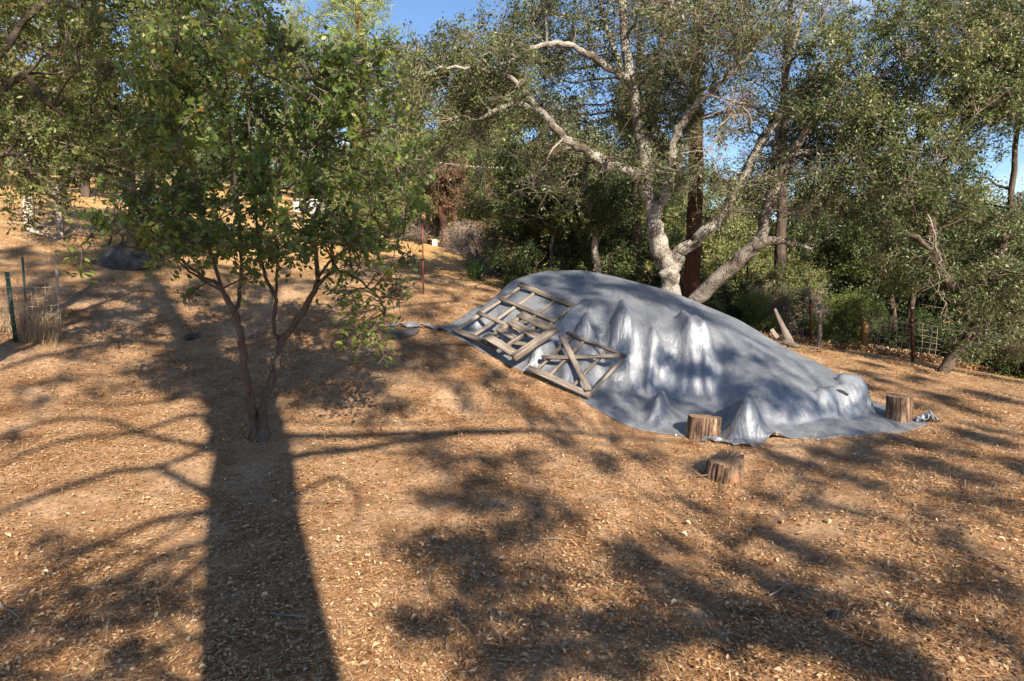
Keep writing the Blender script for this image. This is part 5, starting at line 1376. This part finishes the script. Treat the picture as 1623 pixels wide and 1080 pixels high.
for a, b, r in ((690, 800, .16), (650, 860, .2), (700, 880, .2), (760, 810, .15), (830, 790, .12), (740, 900, .2), (820, 850, .18), (900, 830, .2), (960, 860, .22), (860, 900, .15), (1000, 900, .2), (1060, 850, .15), (1040, 930, .2),
                (1100, 940, .2), (1160, 960, .2), (1180, 900, .18), (1230, 920, .16), (1140, 990, .2), (1200, 990, .2), (1250, 980, .2), (1300, 1010, .2), (1380, 1040, .22), (1450, 1060, .25), (1330, 960, .18), (1250, 860, .14), (1100, 800, .12),
                (1400, 900, .15), (1500, 870, .18), (1540, 900, .15), (1460, 820, .14), (620, 990, .15), (780, 1050, .15), (700, 960, .15), (1560, 1000, .12), (700, 735, .2), (760, 760, .18), (840, 740, .2), (950, 735, .18), (680, 700, .14), (900, 700, .2), (1020, 720, .2),
                (1100, 740, .2), (1230, 735, .2), (1300, 725, .22), (1380, 740, .25), (1450, 735, .25), (1520, 755, .25), (1600, 740, .3), (1560, 700, .25), (1280, 790, .14), (1350, 770, .16), (1500, 790, .18), (1600, 800, .2),
                (1400, 620, .0), (1450, 600, .3), (1530, 625, .3), (1600, 640, .3), (1480, 640, .2), (1600, 600, .5), (1560, 680, .2), (1380, 580, .3)):
    if r > 0: c2.append((*cast2(a, b, rng.uniform(-.8, .8)), r))
# boughs that shade the tarp
for a, b, Y, r in ((900, 450, 13.6, .32), (960, 455, 13.4, .32), (1010, 470, 13, .25), (870, 480, 13, .25), (940, 480, 12.6, .22), (1060, 480, 12.6, .2),
                   (880, 440, 13.8, .35), (930, 440, 13.8, .35), (1000, 450, 13.5, .3), (1040, 465, 13.1, .3), (1100, 485, 12.5, .2), (900, 500, 11.8, .25), (850, 500, 12, .2), (960, 510, 11.4, .2), (1250, 640, 9.8, .2), (1200, 650, 9.5, .2), (1000, 640, 9.8, .15), (970, 610, 10.2, .2), (1000, 545, 11, .25), (1060, 560, 10.8, .3), (1120, 575, 10.5, .35), (1170, 600, 10.3, .32), (1230, 600, 10.3, .28), (1090, 600, 10.1, .3), (1140, 640, 9.8, .22),
                   (1160, 560, 10.9, .28), (1210, 560, 11, .22), (1270, 620, 10, .25), (1030, 590, 10.3, .25), (980, 600, 10.2, .15), (1320, 640, 9.9, .15), (1060, 640, 9.8, .15), (850, 440, 13.8, .2)):
    g_ = at(a, b, Y); k = ((g_[:2] - T2) @ AZ - rng.uniform(-.8, .8)) / math.cos(SUN_EL); c2.append((*(g_ + SUNV * k), r))
build_tree('oak_tree', 'slimmer oak behind the viewer on the right that dapples the tarp with shade', 'tree', tuple(t2), s2, c2, 'bark_dark', 'leaf_oak', 50000, .07,
           nsub=7, ntwig=5, r_br=.018, tw_len=.25, leaf_scatter=.05, droop=.02)

# ------------------------------------------------------------------ ground litter
def scatter(n, ymax, power):
    r = 3.6 + (ymax - 3.6) * rng.random(n * 2) ** power; a = rng.uniform(-.84, .84, n * 2); y = r; x = a * r
    return x[:n], y[:n]
def clumpy(x, y, s, thr): return fbm(x * s, y * s, 41, 3) + rng.normal(0, .18, len(x)) > thr
from_poly = np.concatenate([front, back[::-1]])
def inside(x, y, P=from_poly):
    c = np.zeros(len(x), bool); n = len(P)
    for i in range(n):
        x0, y0 = P[i]; x1, y1 = P[(i + 1) % n]
        c ^= ((y0 > y) != (y1 > y)) & (x < (x1 - x0) * (y - y0) / (y1 - y0 + 1e-12) + x0)
    return c
def litter(name, n, ymax, power, size, aspect, mat, lift, thr, label, fn=leaves, **kw):
    x, y = scatter(n, ymax, power); k = clumpy(x, y, 1.3, thr) & ~inside(x, y); x, y = x[k], y[k]
    z = G(x, y)
    P = np.stack([x, y, z + lift * (.5 + rng.random(len(x)))], -1)
    D = rng.normal(0, 1, P.shape); D[:, 2] *= .2; D /= np.linalg.norm(D, axis=1)[:, None]
    V, F, T = fn(P, size, aspect, D, .06, None, flat=1.4, **kw)
    o = link(name, mesh(name, V, F, M[mat], False, T)); tag(o, label, None, None, 'stuff'); return o
litter('fallen_leaves', 100000, 17, 1.1, .031, .5, 'litter_leaf', .02, -.2, 'pale dry oak leaves strewn over the dirt', ovals)
litter('leaf_scatter', 60000, 22, .75, .042, .55, 'litter_leaf', .02, -.2, 'pale dry oak leaves on the farther slope', fold=.15)
litter('dry_needles', 135000, 14, .9, .14, .02, 'straw', .024, -.2, 'rust and straw coloured dry pine needles matted over the dirt', fold=.3)
litter('straw_litter', 40000, 22, .8, .09, .05, 'drygrass', .022, -.12, 'short straw coloured stalks lying on the dirt', fold=.3)
# the largest single leaves on the ground
lm = []
for k in range(6):
    Vk = np.array([[0, 0, 0], [.015, .012, .006], [.032, .014, .009], [.047, .006, .006], [.055, 0, .002], [.047, -.006, .006], [.032, -.014, .009], [.015, -.012, .006], [.02, 0, 0], [.038, 0, 0]]) * [1, 1 + .2 * k / 5, 1 + .5 * k]
    lm.append(mesh('fallen_leaf', Vk, F3, M['litter_leaf'], False, np.full(10, .45 + .1 * k)))
for k in range(300):
    r = 3.9 + 3.2 * random.random(); x = random.uniform(-.78, .78) * r; p = on(x, r, .022)
    if inside(np.array([x]), np.array([r]))[0]: continue
    o = bpy.data.objects.new('fallen_leaf', lm[k % 6]); COL.objects.link(o); o.parent = ground; o.location = p
    o.rotation_euler = (random.uniform(-.4, .4), random.uniform(-.35, .35), random.uniform(0, 6.28)); o.scale = [random.uniform(.8, 1.3)] * 3
# dry grass: inside the wire cage and sparse tufts
def grass(name, P, h, mat, label, spread=.25, w=.006):
    n = len(P); d = rng.normal(0, spread, (n, 3)); d[:, 2] = 1; d /= np.linalg.norm(d, axis=1)[:, None]; hh = (h * (.5 + .7 * rng.random(n)))[:, None]
    s = rng.normal(0, 1, (n, 3)); s[:, 2] = 0; s /= np.linalg.norm(s, axis=1)[:, None]; bend = rng.normal(0, .35, (n, 3)) * hh; bend[:, 2] = -abs(bend[:, 2]) * .4
    V = np.stack([P - s * w / 2, P + s * w / 2, P + d * hh * .6 + s * w * .4, P + d * hh * .6 - s * w * .4, P + d * hh + bend], 1).reshape(-1, 3)
    i = np.arange(n * 5).reshape(n, 5); o = link(name, mesh(name, V, [i[:, [0, 1, 2, 3]], i[:, [3, 2, 4]]], M[mat], False, np.repeat(rng.random(n), 5)))
    tag(o, label, None, None, 'stuff')
n = 5200; x = rng.uniform(p0[0], p2[0] + .1, n); y = rng.uniform(p2[1] - .3, p3[1] + .6, n); k = (fbm(x * 2, y * 2, 6, 2) > -.15) & (x < p2[0] + (y - p2[1]) * (p3[0] - p2[0]) / (p3[1] - p2[1])); x, y = x[k], y[k]
grass('dry_grass', np.stack([x, y, G(x, y)], -1), .5, 'drygrass', 'tall pale dry grass inside the wire cage')
x = rng.uniform(-14, 16, 60000); y = rng.uniform(9, 34, 60000); k = (fbm(x * .8, y * .8, 19, 3) > .12) & (np.abs(x) < .85 * y)
x, y = x[k], y[k]; grass('dry_stubble', np.stack([x, y, G(x, y)], -1), .07, 'drygrass', 'short dry stubble scattered over the slope', .7)
x = rng.uniform(-6, 7, 30000); y = rng.uniform(3.8, 9, 30000); k = (fbm(x * 1.6, y * 1.6, 23, 3) > .28) & (np.abs(x) < .85 * y)
x, y = x[k], y[k]; grass('dry_tufts', np.stack([x, y, G(x, y)], -1), .05, 'straw', 'low matted tufts of dead grass near the viewer', .9, .004)
# leaf litter bank below the right hand thicket
x = rng.uniform(5, 20, 14000); y = 18.5 + rng.random(14000) ** 2 * 4 ; P = np.stack([x, y, G(x, y) + .04 + .1 * rng.random(len(x))], -1)
V, F, T = leaves(P, .09, .5, None, 1, None); tag(link('leaf_bank', mesh('leaf_bank', V, F, M['litter_leaf'], False, T)), 'bank of dry leaves along the foot of the right thicket', None, None, 'stuff')
# a few fallen twigs
for k, (px, py, L_, a) in enumerate([(230, 560, .35, 2.2), (15, 975, .5, -.7), (1420, 970, .12, 1.5), (1240, 940, .4, .6), (640, 690, .3, .3), (870, 860, .35, -.3), (1130, 755, .4, .4), (460, 985, .35, -.35)]):
    p = gp(px, py, G); w = Wood(); d = np.array([math.cos(a), math.sin(a), .03]); P = [p + d * L_ * t + [0, .02 * math.sin(t * 5), .035] for t in (-.5, -.2, .1, .4, .5)]
    w.tube(P, [.009, .008, .007, .005, .003], 6); w.tube([P[2], P[2] + d * .1 + [0, .06, .02]], [.005, .002], 5)
    o = w.build('fallen_twig', M['twig_grey'], None, p); o.location = p
    tag(o, ['pale twig on the shaded litter left of the small tree', 'grey stick at the lower left corner', 'tiny dark stick standing near the small grey stone', 'pale straw stick below the stump', 'thin twig right of the small tree base', 'brown twig in the middle of the foreground', 'dry stick leaning beside the grey stump', 'stick lying in the trunk shadow near the bottom'][k], 'twig')
